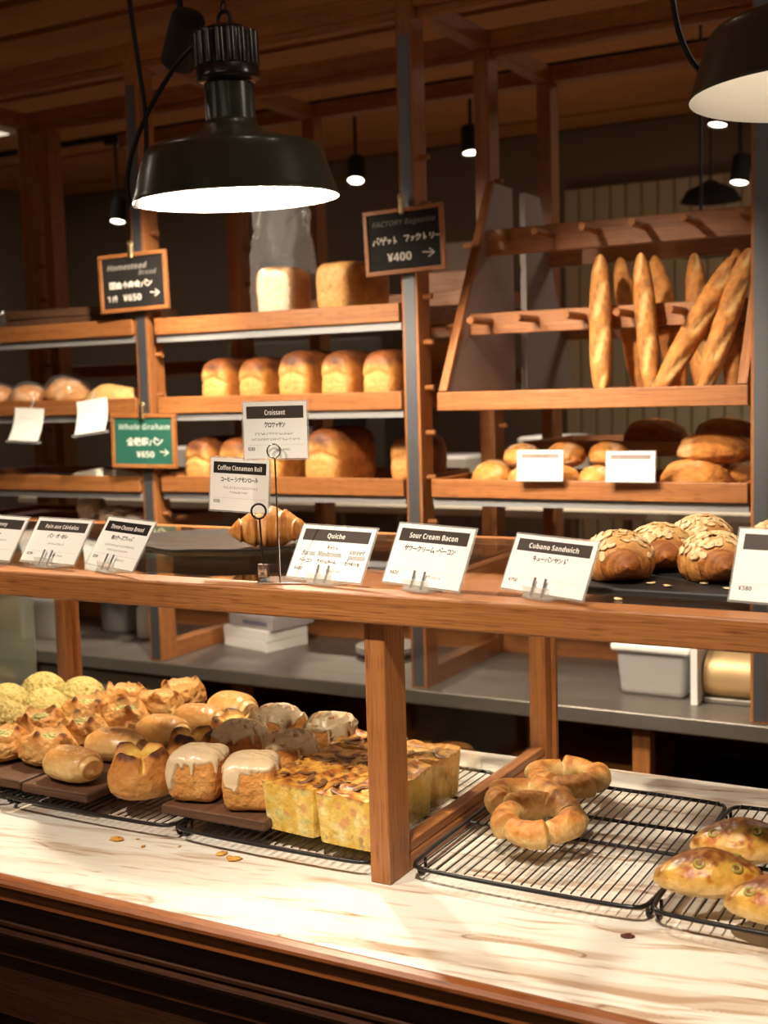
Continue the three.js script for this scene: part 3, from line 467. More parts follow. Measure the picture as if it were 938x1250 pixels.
{
  const lab = ['oval olive bread in front with two green olive rings', 'oval olive bread with dark crust leaning behind the front olive bread', 'olive bread cut off by the picture edge on the black rack'];
  [[0.392, -0.085, -0.42, RK], [0.405, -0.195, -0.34, RK + 0.002], [0.482, -0.045, -0.3, RK]].forEach(([x, z, turn, y], i) => {
    const t = thing('olive_bread', lab[i], 'bread', [x, y, z], 0, 'olive breads on the black rack'); t.rotation.y = -turn; part(t, 'crust', G.olive[i % 2], MB.glaze);
    addOlives(t, i === 0 ? [[-0.014, 0.020], [0.026, 0.021], [0.030, -0.010]] : [[-0.036, 0.014], [0.012, 0.020], [0.034, -0.012]]);
  });
}
// --- on top of the case ---
{
  const p = thing('oval_platter', 'dark wavy oval platter on the glass case top holding one croissant', 'platter', [-0.395, TOP, -0.262]);
  const g = new THREE.CylinderGeometry(1, 0.86, 1, 90, 1), q = g.attributes.position;
  part(p, 'dish', grid(24, 72, (u, v) => { const a = v * 6.2832, prof = [[0, 0.010], [0.30, 0.010], [0.6, 0.011], [0.85, 0.014], [1, 0.019], [1.0, 0.015], [0.86, 0.006], [0.6, 0.001], [0.3, 0.0005], [0, 0.0005]], k = u * (prof.length - 1), i = Math.min(prof.length - 2, Math.floor(k)), f = k - i; const r = prof[i][0] * (1 - f) + prof[i + 1][0] * f, y = prof[i][1] * (1 - f) + prof[i + 1][1] * f; const w = 1 + 0.035 * n3(Math.cos(a) * 2, Math.sin(a) * 2, 3) * r; return [Math.cos(a) * r * 0.170 * w, y + 0.003 * r * n3(Math.cos(a) * 2.4, Math.sin(a) * 2.4, 9), Math.sin(a) * r * 0.125 * w]; }, () => [1, 1, 1]), M.plate);
  const c = thing('croissant', 'single glossy golden croissant on the dark oval platter', 'croissant', [-0.298, TOP + 0.0150, -0.245], 0.45); part(c, 'pastry', G.cro, MB.glaze);
  const t = thing('slate_tray', 'black rectangular tray on the case top under the almond croissants', 'tray', [0.52, TOP, -0.245]);
  part(t, 'plate', new RoundedBoxGeometry(0.56, 0.010, 0.36, 2, 0.004), M.slate, [0, 0.005, 0]);
  const spots = [[0.275, -0.128, -0.98], [0.296, -0.222, -1.05], [0.320, -0.330, -0.80], [0.380, -0.158, -1.0], [0.425, -0.300, -0.75]];
  spots.forEach(([x, z, turn], i) => {
    const a = thing('almond_croissant', i ? 'almond croissant among others on the black tray behind the front one' : 'front almond croissant right behind the Cubano Sandwich card', 'croissant', [x, TOP + 0.0105, z], turn, 'almond croissants on the black tray'); a.scale.setScalar(1.06);
    part(a, 'pastry', G.alm[i % 3], MB.crust);
    if (i) a.scale.setScalar(1.04);
    for (let k = 0; k < 110; k++) {
      const tt = rr(-0.85, 0.6), b = Math.PI / 2 + rr(-1.25, 1.25), rad = 0.034 * Math.pow(1 - Math.pow(Math.abs(tt), 1.7), 0.72) * 1.08, x1 = tt * 0.057, y1 = Math.sin(b) * rad * 0.92 + 0.0197, z1 = 0.10 * tt * tt * 0.057 + Math.cos(b) * rad * 1.08;
      const f = part(a, 'almond_flake', flakeG, k % 4 ? MB.flake : MB.flakeB, [x1, y1, z1]); f.quaternion.setFromUnitVectors(new THREE.Vector3(0, 1, 0), new THREE.Vector3(tt * 0.9 + rr(-0.12, 0.12), Math.sin(b), Math.cos(b) + rr(-0.12, 0.12)).normalize()); f.rotateY(rr(0, 6));
    }
  });
  for (const [x, z, y] of [[0.345, -0.088, TOP + 0.0115], [0.378, -0.118, TOP + 0.0115], [0.43, -0.105, TOP + 0.0115], [0.412, -0.092, TOP + 0.0115], [0.322, -0.100, TOP + 0.0115], [0.302, -0.045, TOP + 0.001], [0.452, -0.12, TOP + 0.0115]]) solo('almond_flake', 'loose almond flake fallen in front of the almond croissants', 'almond', flakeG, MB.flake, [x, y, z], rr(0, 6), 'loose almond flakes');
}
// --- loaves on the rack ---
const onTray = (ytop) => ytop - 0.043 + 0.0160;
putBread('crust', 'domed_loaf', 'domed pan loaf on the upper loaf tray', 'loaf', 'upper row of domed loaves', G.loaf, MB.crust, [-1.225, -1.110, -0.980, -0.860, -0.745].map((x, i) => [x + 0.022, -1.425, 0.02 * (i - 2), onTray(0.593), [1, 0.98, 1.08, 1.04, 1.02][i]]));
putBread('crust', 'domed_loaf', 'domed pan loaf on the lower loaf tray', 'loaf', 'lower row of domed loaves', G.loaf, MB.crust, [-1.29, -1.18, -1.07, -0.905, -0.735].map((x, i) => [x + 0.02, -1.43 - (i === 4 ? 0.1 : 0), 0.03 * (i - 2), onTray(0.388), 1.0 + (i === 3 ? 0.18 : 0)]));
putBread('crust', 'pan_loaf', 'dark pan loaf beside the rack post behind the pegs', 'loaf', null, [G.loaf[1]], MB.crust, [[-0.80, -1.95, 0.1, 0.645 - 0.04 + 0.0145, 1.3]]);
{
  const a = thing('square_loaf', 'large square-topped sandwich loaf on the top tray beside the bagged loaf', 'loaf', [-0.835, onTray(0.797), -1.43], -0.05); part(a, 'crust', G.mie, MB.crust);
  const b = thing('bagged_loaf', 'half sandwich loaf with white cut face in a tall clear bag', 'loaf', [-1.022, onTray(0.797), -1.40], 0.12); part(b, 'crust', G.halfMie, MB.crust);
  part(b, 'clear_bag', grid(90, 110, (u, v) => { const a = v * Math.PI * 2, h = u * 0.29, n = 5, l = Math.pow(Math.abs(Math.cos(a)) ** n + Math.abs(Math.sin(a)) ** n, -1 / n), tp = sst(0.14, 0.29, h), w = 0.068 * (1 - 0.08 * tp), d = 0.072 * (1 - 0.45 * tp), k = 1 + (0.09 + 0.20 * tp) * fbm(Math.cos(a) * 4, h * 34, Math.sin(a) * 4, 4) + 0.02; return [Math.cos(a) * l * w * k, h + 0.001, Math.sin(a) * l * d * k]; }, () => [1, 1, 1]), M.bag);
}
// baguettes: foot point, head point
const bagSpots = [[-0.168, -1.345, -0.196, -1.43], [-0.066, -1.388, -0.096, -1.412], [-0.046, -1.340, 0.092, -1.45], [0.052, -1.342, 0.125, -1.43], [-0.115, -1.475, -0.190, -1.565], [-0.025, -1.475, -0.108, -1.565], [0.02, -1.475, -0.020, -1.565], [0.085, -1.475, 0.072, -1.565]];
bagSpots.forEach(([x, z, x2, z2], i) => {
  const b = thing('baguette', i < 2 ? 'upright crusty baguette in the front row of the peg stand' : i < 4 ? 'slanted crusty baguette leaning across the front row of the peg stand' : 'crusty baguette in the back row behind the lower peg rail', 'baguette', [x, 0.562, z], 0, 'baguettes in the peg stand');
  part(b, 'crust', G.bag[i % 3], MB.dusty); const dir = new THREE.Vector3(x2 - x, 0.29, z2 - z).normalize(); b.quaternion.setFromUnitVectors(new THREE.Vector3(0, 1, 0), dir); b.rotateY([0.4, 0.2, 0.9, 0.8, 2, 3, 1, 2][i]); b.scale.setScalar([0.94, 0.89, 0.98, 0.93, 0.98, 0.98, 0.95, 0.95][i]);
});
putBread('crust', 'round_roll', 'small floury round roll on the tray under the baguettes', 'roll', 'floury round rolls', G.rroll, MB.dusty,
  [[-0.440, -1.362, 0, onTray(0.388), 1.1], [-0.352, -1.362, 1, onTray(0.388), 1.0], [-0.392, -1.435, 1, onTray(0.388) + 0.042, 1.08], [-0.290, -1.45, 2, onTray(0.388) + 0.045, 1.12], [-0.268, -1.362, 2, onTray(0.388), 1], [-0.185, -1.360, 3, onTray(0.388), 1.0], [-0.185, -1.445, 4, onTray(0.388) + 0.046, 1.1], [-0.102, -1.360, 5, onTray(0.388), 1.0], [-0.478, -1.46, 0, onTray(0.388), 1.1]]);
putBread('crust', 'country_loaf', 'dark crusty slashed country loaf on the tray under the baguettes', 'loaf', 'country loaves', G.country, MB.dusty,
  [[0.030, -1.378, 0.1, onTray(0.388)], [0.055, -1.425, 0.25, onTray(0.388) + 0.056], [0.096, -1.47, 1.2, onTray(0.388), 0.85], [0.055, -1.56, 0.2, onTray(0.388) + 0.05, 0.95]]);
putBread('crust', 'dark_loaf', 'round dark loaf in shade on the far tray behind the rolls', 'loaf', 'dark loaves behind the rolls', G.country, MB.dusty, [[-0.22, -1.92, 0.3, 0.4255, 1.1], [-0.035, -1.92, 0.1, 0.4255, 1.1]]);
// far left bay
putBread('crust', 'wrapped_bun', 'brown bun in clear film on the tray above the white tags', 'bun', 'film wrapped buns', G.rroll, MB.shiny, [[-2.03, -1.39, 0, onTray(0.593), 1.3], [-1.91, -1.39, 0, onTray(0.593), 1.3], [-1.775, -1.41, 1, onTray(0.593), 1.6]],
  (t, i) => part(t, 'film', blob(14, (d) => { const k = 1.06 + 0.05 * fbm(d.x * 4 + i, d.y * 4, d.z * 4, 2); return [d.x * 0.042 * k, flatY(d.y, 0.75) * 0.034 * k + 0.0285, d.z * 0.042 * k]; }, () => [1, 1, 1]), M.bag));
{ const t = thing('pale_loaf', 'long pale loaf on the tray beside the green chalkboard post', 'loaf', [-1.578, onTray(0.593), -1.388]); part(t, 'crust', blob(20, (d) => { const k = 1 + 0.05 * fbm(d.x * 3, d.y * 3, d.z * 3, 2); return [pw(d.x, 0.8) * 0.105 * k, flatY(d.y, 0.6) * 0.040 * k * (1 - 0.12 * Math.sin(d.x * 5)) + 0.024, d.z * 0.05 * k]; }, (d, x, y, z) => { const b = fbm(x * 30, y * 30, z * 30, 3); return mix(PALE, GOLD, clamp(0.2 + 0.5 * b)); }), MB.crust); }
// ---------- wire racks and boards ----------
function wireRack(label, x0, x1, z0, z1, n, y = 0) {
  const t = thing('wire_rack', label, 'cooling rack', [(x0 + x1) / 2, y, (z0 + z1) / 2], 0, 'black wire cooling racks'), w = (x1 - x0) / 2, d = (z1 - z0) / 2, c = 0.014, pts = [];
  for (const [sx, sz] of [[-1, -1], [1, -1], [1, 1], [-1, 1]]) { const a = [[sx * w, 0.020, sz * (d - c)], [sx * (w - c * 0.3), 0.020, sz * (d - c * 0.3)], [sx * (w - c), 0.020, sz * d]]; if (sx * sz < 0) a.reverse(); pts.push(...a); }
  part(t, 'frame', tube(pts, 0.0029, 120, 8, true), M.blackWire);
  for (const k of [-0.33, 0.08]) part(t, 'cross_bar', rod([-w, 0.0195, k * d * 2 * 0.55], [w, 0.0195, k * d * 2 * 0.55], 0.0026), M.blackWire);
  const wire = rod([0, 0.0229, -d], [0, 0.0229, d], 0.00105, 6);
  for (let i = 0; i < n; i++) { const x = -w + 0.012 + (2 * w - 0.024) * i / (n - 1); part(t, 'wire', wire, M.blackWire, [x, 0, 0]); }
  for (const [sx, sz] of [[-1, -1], [1, -1], [1, 1], [-1, 1]]) part(t, 'foot', tube([[sx * w, 0.018, sz * (d - 0.04)], [sx * (w - 0.002), 0.004, sz * (d - 0.034)], [sx * (w - 0.002), 0.0025, sz * (d - 0.028)], [sx * (w - 0.002), 0.004, sz * (d - 0.022)], [sx * w, 0.018, sz * (d - 0.016)]], 0.0022, 16, 6), M.blackWire);
  return t;
}
wireRack('black wire rack under the three bread rings', 0.045, 0.336, -0.398, -0.020, 23);
wireRack('black wire rack under the olive breads', 0.344, 0.640, -0.398, -0.020, 23);
wireRack('black wire rack under the quiche slices and iced cinnamon rolls', -0.308, -0.006, -0.398, -0.006, 23);
wireRack('black wire rack under the cross-cut cheese buns and rolled buns', -0.625, -0.316, -0.398, -0.006, 23);
wireRack('black wire rack under the herb buns and melon buns', -0.960, -0.634, -0.398, -0.006, 23);
for (const [x0, x1, z0, z1, l] of [[-0.350, -0.176, -0.345, -0.030, 'worn wooden board under the iced cinnamon rolls'], [-0.600, -0.472, -0.455, -0.018, 'worn wooden board under the golden rolled buns'], [-0.880, -0.606, -0.480, -0.022, 'worn wooden board under the herb buns'], [-0.962, -0.885, -0.46, -0.15, 'worn wooden board under the melon buns']])
  solo('serving_board', l, 'board', wbox(x1 - x0, 0.015, z1 - z0, 'z', 0.004), M.board, [(x0 + x1) / 2, 0.032, (z0 + z1) / 2], 0, null);
{ // paddle board and white tray at the back
  const s = new THREE.Shape(); s.moveTo(-0.07, -0.05); s.lineTo(0.05, -0.05); s.quadraticCurveTo(0.075, -0.05, 0.075, -0.02); s.lineTo(0.075, 0.02); s.quadraticCurveTo(0.075, 0.05, 0.05, 0.05); s.lineTo(-0.07, 0.05); s.closePath();
  const h = new THREE.Path(); h.absarc(0.05, 0, 0.012, 0, Math.PI * 2, true); s.holes.push(h);
  const g = new THREE.ExtrudeGeometry(s, { depth: 0.016, bevelEnabled: true, bevelSize: 0.002, bevelThickness: 0.002, bevelSegments: 1 }); g.rotateX(-Math.PI / 2); grain(g, 'x');
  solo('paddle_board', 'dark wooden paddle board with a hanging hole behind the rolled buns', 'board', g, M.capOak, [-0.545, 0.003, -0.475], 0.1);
  solo('parchment_tray', 'thin white tray corner showing behind the iced cinnamon rolls', 'tray', new RoundedBoxGeometry(0.17, 0.006, 0.10, 2, 0.002), M.white, [-0.285, 0.028, -0.395], 0.12);
}
// crumbs on the marble
const crumbG = variants(3, (s) => blob(5, (d) => { const k = 1 + 0.4 * fbm(d.x * 2 + s, d.y * 2, d.z * 2, 2); return [d.x * 0.010 * k, flatY(d.y, 0.5) * 0.003 * k + 0.0012, d.z * 0.007 * k]; }, (d, x) => mix([0.72, 0.42, 0.10], [0.60, 0.30, 0.06], sst(-0.01, 0.01, x))));
[[-0.385, 0.022, 1], [-0.222, 0.004, 0.8], [-0.205, 0.010, 0.6], [-0.195, 0.012, 0.9], [-0.335, 0.026, 0.4], [-0.36, 0.008, 0.3], [-0.29, 0.006, 0.3]].forEach(([x, z, s], i) => { const c = solo('cheese_crumb', 'yellow baked cheese crumb lying on the marble', 'crumb', crumbG[i % 3], MB.crumb, [x, 0.0003, z], i * 1.3, 'cheese crumbs on the marble'); c.scale.setScalar(s); });
{ const d = std({ color: lin(0.10, 0.02, 0.012), roughness: 0.7 }); const c = solo('burnt_crumb', 'dark reddish burnt crumb on the marble before the rack', 'crumb', crumbG[1], d, [0.328, 0.0003, 0.012], 0.4); c.scale.setScalar(0.75);
  solo('orange_crumb', 'orange crumb at the marble edge by the picture border', 'crumb', crumbG[2], MB.crumb, [0.497, 0.0003, 0.062], 1.1).scale.setScalar(0.9); }

// ---------- lettering ----------
const KANA = { 'ア': ['118163', '544729'], 'ク': ['4014', '32826629'], 'ロ': ['1218888212'], 'ワ': ['1214', '12826539'], 'ツ': ['1123', '4052', '815638'], 'サ': ['0393', '3036', '707449'], 'ン': ['1133', '196582'], 'コ': ['12828818'], 'ー': ['0595'], 'ヒ': ['202888', '2572'], 'シ': ['1132', '0424', '197583'], 'ナ': ['0393', '505529'], 'モ': ['2171', '1484', '414888'], 'ル': ['303419', '606894'], 'キ': ['1272', '1586', '4059'], 'ユ': ['126268', '0898'], 'リ': ['2125', '717549'], 'ム': ['401887', '6599'], 'ヘ': ['063297'], 'ハ': ['3319', '6398'], 'ト': ['3039', '3467'], 'オ': ['0292', '6069', '6218'], 'セ': ['049266', '302888'], 'レ': ['202894'], 'チ': ['7120', '0393', '515739'], 'ス': ['118119', '5599'], 'フ': ['118149'], 'マ': ['118145', '3466'], 'ケ': ['3015', '2393', '6359'], 'ニ': ['2171', '0898'], 'ド': null, '・': ['4555'], 'の': ['523717144272957859'], 'さ': ['1282', '4066', '274878'], 'つ': ['04629466'], 'い': ['112839', '7286'], 'ま': ['1272', '1575', '41473768'], 'も': ['2272', '2575', '41386996'], '種': ['1140', '0343', '2129', '2307', '2346', '5191', '4393', '7179', '5585', '5787', '4999'], '食': ['5004', '5094', '2474', '2464', '2428', '2676', '7466', '2858', '5789'], '全': ['5004', '5094', '2575', '2777', '5459', '1989'], '粒': ['1122', '4032', '0444', '2029', '2407', '2447', '6070', '5292', '5364', '8376', '4999'], '粉': ['1122', '4032', '0444', '2029', '2407', '2447', '6043', '7093', '558588', '6549'], '国': ['0090990900', '2272', '2575', '2878', '5258'], '産': ['5051', '1282', '3334', '6353', '1484', '1419', '4686', '3878', '5459', '2999'], '小': ['5059', '3316', '7397'], '麦': ['1282', '2474', '0696', '5056', '4519', '4679'], '斤': ['7112', '1219', '1584', '6069'] };
const DAKU = { 'バ': 'ハ', 'ベ': 'ヘ', 'ド': 'ト', 'ズ': 'ス', 'ブ': 'フ', 'ゲ': 'ケ' }, HANDA = { 'パ': 'ハ' }, SMALL = { 'ッ': 'ツ', 'ュ': 'ユ', 'ァ': 'ア' };
function kana(ctx, text, x, y, size, w, color) { // y is the middle of the line
  ctx.strokeStyle = color; ctx.lineWidth = w; ctx.lineCap = ctx.lineJoin = 'round';
  const put = (st, ox, oy, s) => { for (const q of st) { ctx.beginPath(); for (let i = 0; i + 1 < q.length; i += 2) ctx[i ? 'lineTo' : 'moveTo'](ox + (+q[i]) / 9 * s, oy + (+q[i + 1]) / 9 * s); ctx.stroke(); } };
  for (const ch of text) {
    const top = y - size / 2; if (ch === ' ') { x += size * 0.5; continue; }
    if (SMALL[ch]) { put(KANA[SMALL[ch]], x + size * 0.08, top + size * 0.36, size * 0.62); x += size * 0.86; continue; }
    const b = DAKU[ch] ?? HANDA[ch] ?? ch; put(KANA[b] ?? [], x, top, size);
    if (DAKU[ch]) put(['7081', '9091'], x + size * 0.02, top - size * 0.04, size); if (HANDA[ch]) { ctx.beginPath(); ctx.arc(x + size * 0.95, top + size * 0.08, size * 0.1, 0, 7); ctx.stroke(); }
    x += ch === '・' ? size * 0.75 : size * 1.12;
  }
}
const kanaW = (text, size) => [...text].reduce((a, c) => a + (c === ' ' ? 0.5 : SMALL[c] ? 0.86 : c === '・' ? 0.75 : 1.12), 0) * size;
function fineLine(ctx, x, y, w, size) { for (let i = 0; i < w / (size * 1.1); i++) { const X = x + i * size * 1.1; ctx.lineWidth = size * 0.13; ctx.strokeStyle = 'rgba(70,60,55,0.75)'; ctx.beginPath(); const k = 2 + Math.floor(rnd() * 2); for (let j = 0; j < k; j++) { if (rnd() < 0.5) { const v = y + (rnd() - 0.5) * size * 0.8; ctx.moveTo(X, v); ctx.lineTo(X + size * 0.8, v); } else { const h = X + rnd() * size * 0.8; ctx.moveTo(h, y - size * 0.45); ctx.lineTo(h, y + size * 0.45); } } ctx.stroke(); } }
function canvasTex(w, h, draw) { const c = document.createElement('canvas'); c.width = w; c.height = h; const x = c.getContext('2d'); draw(x, w, h); const t = new THREE.CanvasTexture(c); t.colorSpace = THREE.SRGBColorSpace; t.magFilter = THREE.LinearFilter; return t; }
function cardTex(o) {
  return canvasTex(768, 448, (c, W, H) => {
    c.fillStyle = '#fbf8f4'; c.fillRect(0, 0, W, H); c.fillStyle = o.band ?? '#3a302b'; c.fillRect(W * 0.05, H * 0.07, W * 0.90, H * 0.22);
    c.fillStyle = '#f6f1ea'; c.font = 'bold ' + (o.fs ?? 56) + 'px sans-serif'; c.textBaseline = 'middle'; c.textAlign = o.align ?? 'center'; c.fillText(o.en, o.align === 'left' ? W * (o.ex ?? 0.6) : W / 2, H * 0.185, W * 0.84);
    const rows = [].concat(o.jp); rows.forEach((t, i) => { const s = o.js ?? 46, w = kanaW(t, s); kana(c, t, o.jx ? W * o.jx : (W - w) / 2, H * (0.40 + 0.15 * i), s, s * 0.17, '#1d1816'); });
    if (o.lines) o.lines.forEach(([x, y, w]) => fineLine(c, W * x, H * y, W * w, 20));
    c.strokeStyle = 'rgba(120,105,95,0.45)'; c.lineWidth = 2; c.beginPath(); c.moveTo(W * 0.06, H * 0.76); c.lineTo(W * 0.94, H * 0.76); c.moveTo(W * 0.22, H * 0.77); c.lineTo(W * 0.22, H * 0.86); c.stroke();
    if (o.price) { c.fillStyle = '#332c28'; c.font = 'bold 40px sans-serif'; c.textAlign = 'left'; c.fillText(o.price, W * 0.06, H * 0.83); }
    if (o.tail) fineLine(c, W * 0.55, H * 0.84, W * 0.18, 22);
    if (o.draw) o.draw(c, W, H);
  });
}
const backMat = std({ color: lin(0.78, 0.75, 0.71), roughness: 0.7 });
function cardMesh(name, label, cat, tex, w, h, pos, rot, lean, group, th = 0.0016) {
  const t = thing(name, label, cat, pos, rot, group);
  const f = new THREE.PlaneGeometry(w, h); f.translate(0, h / 2, th + 0.0003);

  const b = part(t, 'card', new RoundedBoxGeometry(w, h, th, 1, th * 0.4).translate(0, h / 2, th / 2), backMat, null, [-lean, 0, 0]);
  part(t, 'printed_face', f, phys({ map: tex, roughness: 0.5, clearcoat: 0.35, clearcoatRoughness: 0.25 }), null, [-lean, 0, 0]);
  part(t, 'clear_sleeve', (() => { const s = new THREE.Shape(); const e = 0.0022; s.moveTo(-w / 2 - e, -e); s.lineTo(w / 2 + e, -e); s.lineTo(w / 2 + e, h + e); s.lineTo(-w / 2 - e, h + e); s.closePath(); const q = new THREE.Path(); q.moveTo(-w / 2, 0); q.lineTo(-w / 2, h); q.lineTo(w / 2, h); q.lineTo(w / 2, 0); q.closePath(); s.holes.push(q); return new THREE.ExtrudeGeometry(s, { depth: th, bevelEnabled: false }); })(), M.acrylic, null, [-lean, 0, 0]);
  return t;
}
function stand(label, x, z, rot, lean) {
  const t = thing('card_stand', label, 'card stand', [x, TOP, z], rot);
  part(t, 'base', new RoundedBoxGeometry(0.040, 0.004, 0.034, 1, 0.001), M.acrylic, [0, 0.002, -0.006]);
  part(t, 'front_lip', new RoundedBoxGeometry(0.040, 0.012, 0.003, 1, 0.001), M.acrylic, [0, 0.0085, 0.0078]);
  for (const s of [-1, 1]) part(t, 'prong', rod([s * 0.0085, 0.004, 0.0085], [s * 0.0085, 0.024, 0.0085 - 0.018 * Math.tan(lean)], 0.0014, 6), M.strip);
}
const cards = [
  [{ en: 'r Honey', jp: 'ハニー', lines: [[0.25, 0.55, 0.5]], price: '' }, [-0.664, -0.036], -0.16, 0.58, 0.120, 0.070, 'white price card headed Honey cut off at the picture edge'],
  [{ en: 'Pain aux Céréales', jp: 'パン・オ・セレ', js: 40, lines: [[0.36, 0.58, 0.30]], price: '¥290', tail: 1 }, [-0.538, -0.033], -0.134, 0.582, 0.119, 0.069, 'white price card headed Pain aux Céréales on the case top'],
  [{ en: 'Three-Cheese Bread', jp: '種のチーズブレッド', js: 36, band: '#16110f', lines: [[0.20, 0.56, 0.62], [0.30, 0.66, 0.42]], price: '¥350', tail: 1 }, [-0.414, -0.024], -0.352, 0.562, 0.130, 0.073, 'white price card headed Three-Cheese Bread on the case top'],
  [{ en: 'Quiche', jp: 'キッシュ', js: 30, price: '¥480', draw: (c, W, H) => { c.fillStyle = '#0c0a09'; c.font = 'italic bold 56px serif'; c.textAlign = 'left'; c.fillText('Bacon. Mushroom.', W * 0.10, H * 0.53, W * 0.56); c.fillText('sweet', W * 0.74, H * 0.46, W * 0.2); c.fillText('potato', W * 0.74, H * 0.56, W * 0.22); kana(c, 'ベーコン', W * 0.10, H * 0.67, 32, 6, '#0c0a09'); kana(c, 'マッシュルーム', W * 0.34, H * 0.67, 28, 6, '#0c0a09'); kana(c, 'さつまいも', W * 0.72, H * 0.68, 28, 6, '#0c0a09'); fineLine(c, W * 0.5, H * 0.84, W * 0.22, 24); } }, [-0.071, -0.027], -0.178, 0.516, 0.122, 0.071, 'white price card headed Quiche with black handwriting on the case top'],
  [{ en: 'Sour Cream Bacon', jp: 'サワークリーム・ベーコン', js: 40, price: '¥420', tail: 1 }, [0.067, -0.022], -0.307, 0.444, 0.126, 0.075, 'white price card headed Sour Cream Bacon on the case top'],
  [{ en: 'Cubano Sandwich', jp: 'キューバンサンド', js: 38, price: '¥750' }, [0.221, -0.019], -0.418, 0.432, 0.129, 0.066, 'white price card headed Cubano Sandwich before the almond croissants'],
  [{ en: 'Marmalade', jp: ['クロワッサン', 'マーマレード'], js: 50, jx: 0.28, lines: [[0.4, 0.68, 0.3]], price: '¥380' }, [0.487, -0.042], -0.15, 0.40, 0.130, 0.079, 'white price card in front of the almond croissants at the picture edge'],
];
cards.forEach(([o, [x, z], rot, lean, w, h, label]) => { cardMesh('price_card', label, 'price card', cardTex(o), w, h, [x, TOP + 0.006, z], rot, lean, 'price cards on the case top'); stand('clear stand with two prongs holding the ' + label.replace('white price card ', 'card ').replace(' on the case top', '').replace(' with black handwriting', '').replace(' in front of the almond croissants', ''), x, z, rot, lean); });
{ // two cards raised on wire clips
  const a = cardMesh('price_card', 'raised white price card headed Croissant on the tall wire clip', 'price card', cardTex({ en: 'Croissant', jp: 'クロワッサン', js: 40, lines: [[0.18, 0.56, 0.6], [0.12, 0.66, 0.75]], price: '¥280', tail: 1 }), 0.082, 0.070, [-0.131, 0.517, -0.022], 0.30, 0.02, 'raised price cards');
  const b = cardMesh('price_card', 'raised white price card headed Coffee Cinnamon Roll on the ring clip', 'price card', cardTex({ en: 'Coffee Cinnamon Roll', jp: 'コーヒー シナモンロール', js: 38, band: '#16110f', lines: [[0.24, 0.56, 0.55], [0.34, 0.65, 0.3]], price: '¥350' }), 0.094, 0.070, [-0.236, 0.442, -0.084], 0.02, 0.06, 'raised price cards'); b.rotation.z = -0.04;
  const h = thing('wire_card_clip', 'tall thin wire clip standing before the platter with a loop top', 'card holder', [-0.128, TOP, -0.016]);
  part(h, 'base_plate', new RoundedBoxGeometry(0.075, 0.002, 0.055, 1, 0.0008), M.chrome, [0, 0.001, -0.022], [0, 0.3, 0]);
  part(h, 'stem', rod([0, 0.002, 0], [-0.002, 0.158, -0.001], 0.0011, 8), M.chrome); part(h, 'loop', new THREE.TorusGeometry(0.0085, 0.0011, 8, 28), M.chrome, [-0.002, 0.1665, 0.001], [0, 0.3, 0]);
  const r = thing('ring_card_clip', 'dark wire clip with an open ring top and a small steel block foot', 'card holder', [-0.180, TOP, -0.055]);
  part(r, 'foot', new RoundedBoxGeometry(0.015, 0.017, 0.006, 1, 0.001), M.chrome, [0, 0.0085, 0]);
  for (const y of [0.005, 0.012]) part(r, 'screw', new THREE.CylinderGeometry(0.002, 0.002, 0.002, 12).rotateX(Math.PI / 2), M.strip, [0, y, 0.0035]);
  part(r, 'stem', rod([0, 0.017, 0], [-0.006, 0.075, -0.004], 0.0013, 8), M.blackWire); part(r, 'ring', new THREE.TorusGeometry(0.0095, 0.0014, 8, 30), M.blackWire, [-0.007, 0.0855, -0.004], [0, 0.5, 0.1]);
}
{ // small cards and tags on the rack
  const t = (s) => canvasTex(384, 256, (c, W, H) => { c.fillStyle = '#fdfbf8'; c.fillRect(0, 0, W, H); c.fillStyle = '#8d8078'; c.fillRect(W * 0.08, H * 0.10, W * 0.84, H * 0.16); c.fillStyle = '#e8e0d6'; c.font = 'bold 26px sans-serif'; c.textAlign = 'center'; c.textBaseline = 'middle'; fineLine(c, W * 0.3, H * 0.18, W * s, 16); });
  cardMesh('tray_card', 'white card with grey header in front of the floury round rolls', 'price card', t(0.4), 0.104, 0.066, [-0.287, 0.389, -1.278], 0.05, 0.10, 'cards on the roll tray');
  cardMesh('tray_card', 'white card with grey header between the round rolls and country loaves', 'price card', t(0.12), 0.104, 0.064, [-0.082, 0.389, -1.278], 0.05, 0.10, 'cards on the roll tray');
  const tagT = canvasTex(128, 128, (c, W, H) => { c.fillStyle = '#fdf9f2'; c.fillRect(0, 0, W, H); c.globalAlpha = 0.25; fineLine(c, 24, 40, 70, 12); });
  for (const [x, y, r, l] of [[-1.795, 0.485, -0.05, 'white paper tag hanging from the tray below the wrapped buns'], [-1.552, 0.505, 0.12, 'white paper tag hanging from the tray below the pale loaf']]) {
    const g = thing('paper_tag', l, 'price tag', [x, y, -1.270], 0.1); g.rotation.z = r;
    const n = 10, pg = new THREE.PlaneGeometry(0.100, 0.088, 1, n), p = pg.attributes.position; for (let i = 0; i < p.count; i++) { const v = p.getY(i) / 0.088 + 0.5; p.setZ(i, 0.030 * (1 - v) * (1 - v)); } pg.computeVertexNormals(); pg.translate(0, 0.044, 0);
    part(g, 'paper', pg, std({ map: tagT, roughness: 0.8, side: THREE.DoubleSide })); part(g, 'clear_rail', new RoundedBoxGeometry(0.106, 0.008, 0.022, 1, 0.002), M.acrylic, [0, -0.004, 0.028]); part(g, 'hanger', rod([0, 0.085, -0.003], [0, 0.112, -0.022], 0.003, 8), M.acrylic);
  }
}
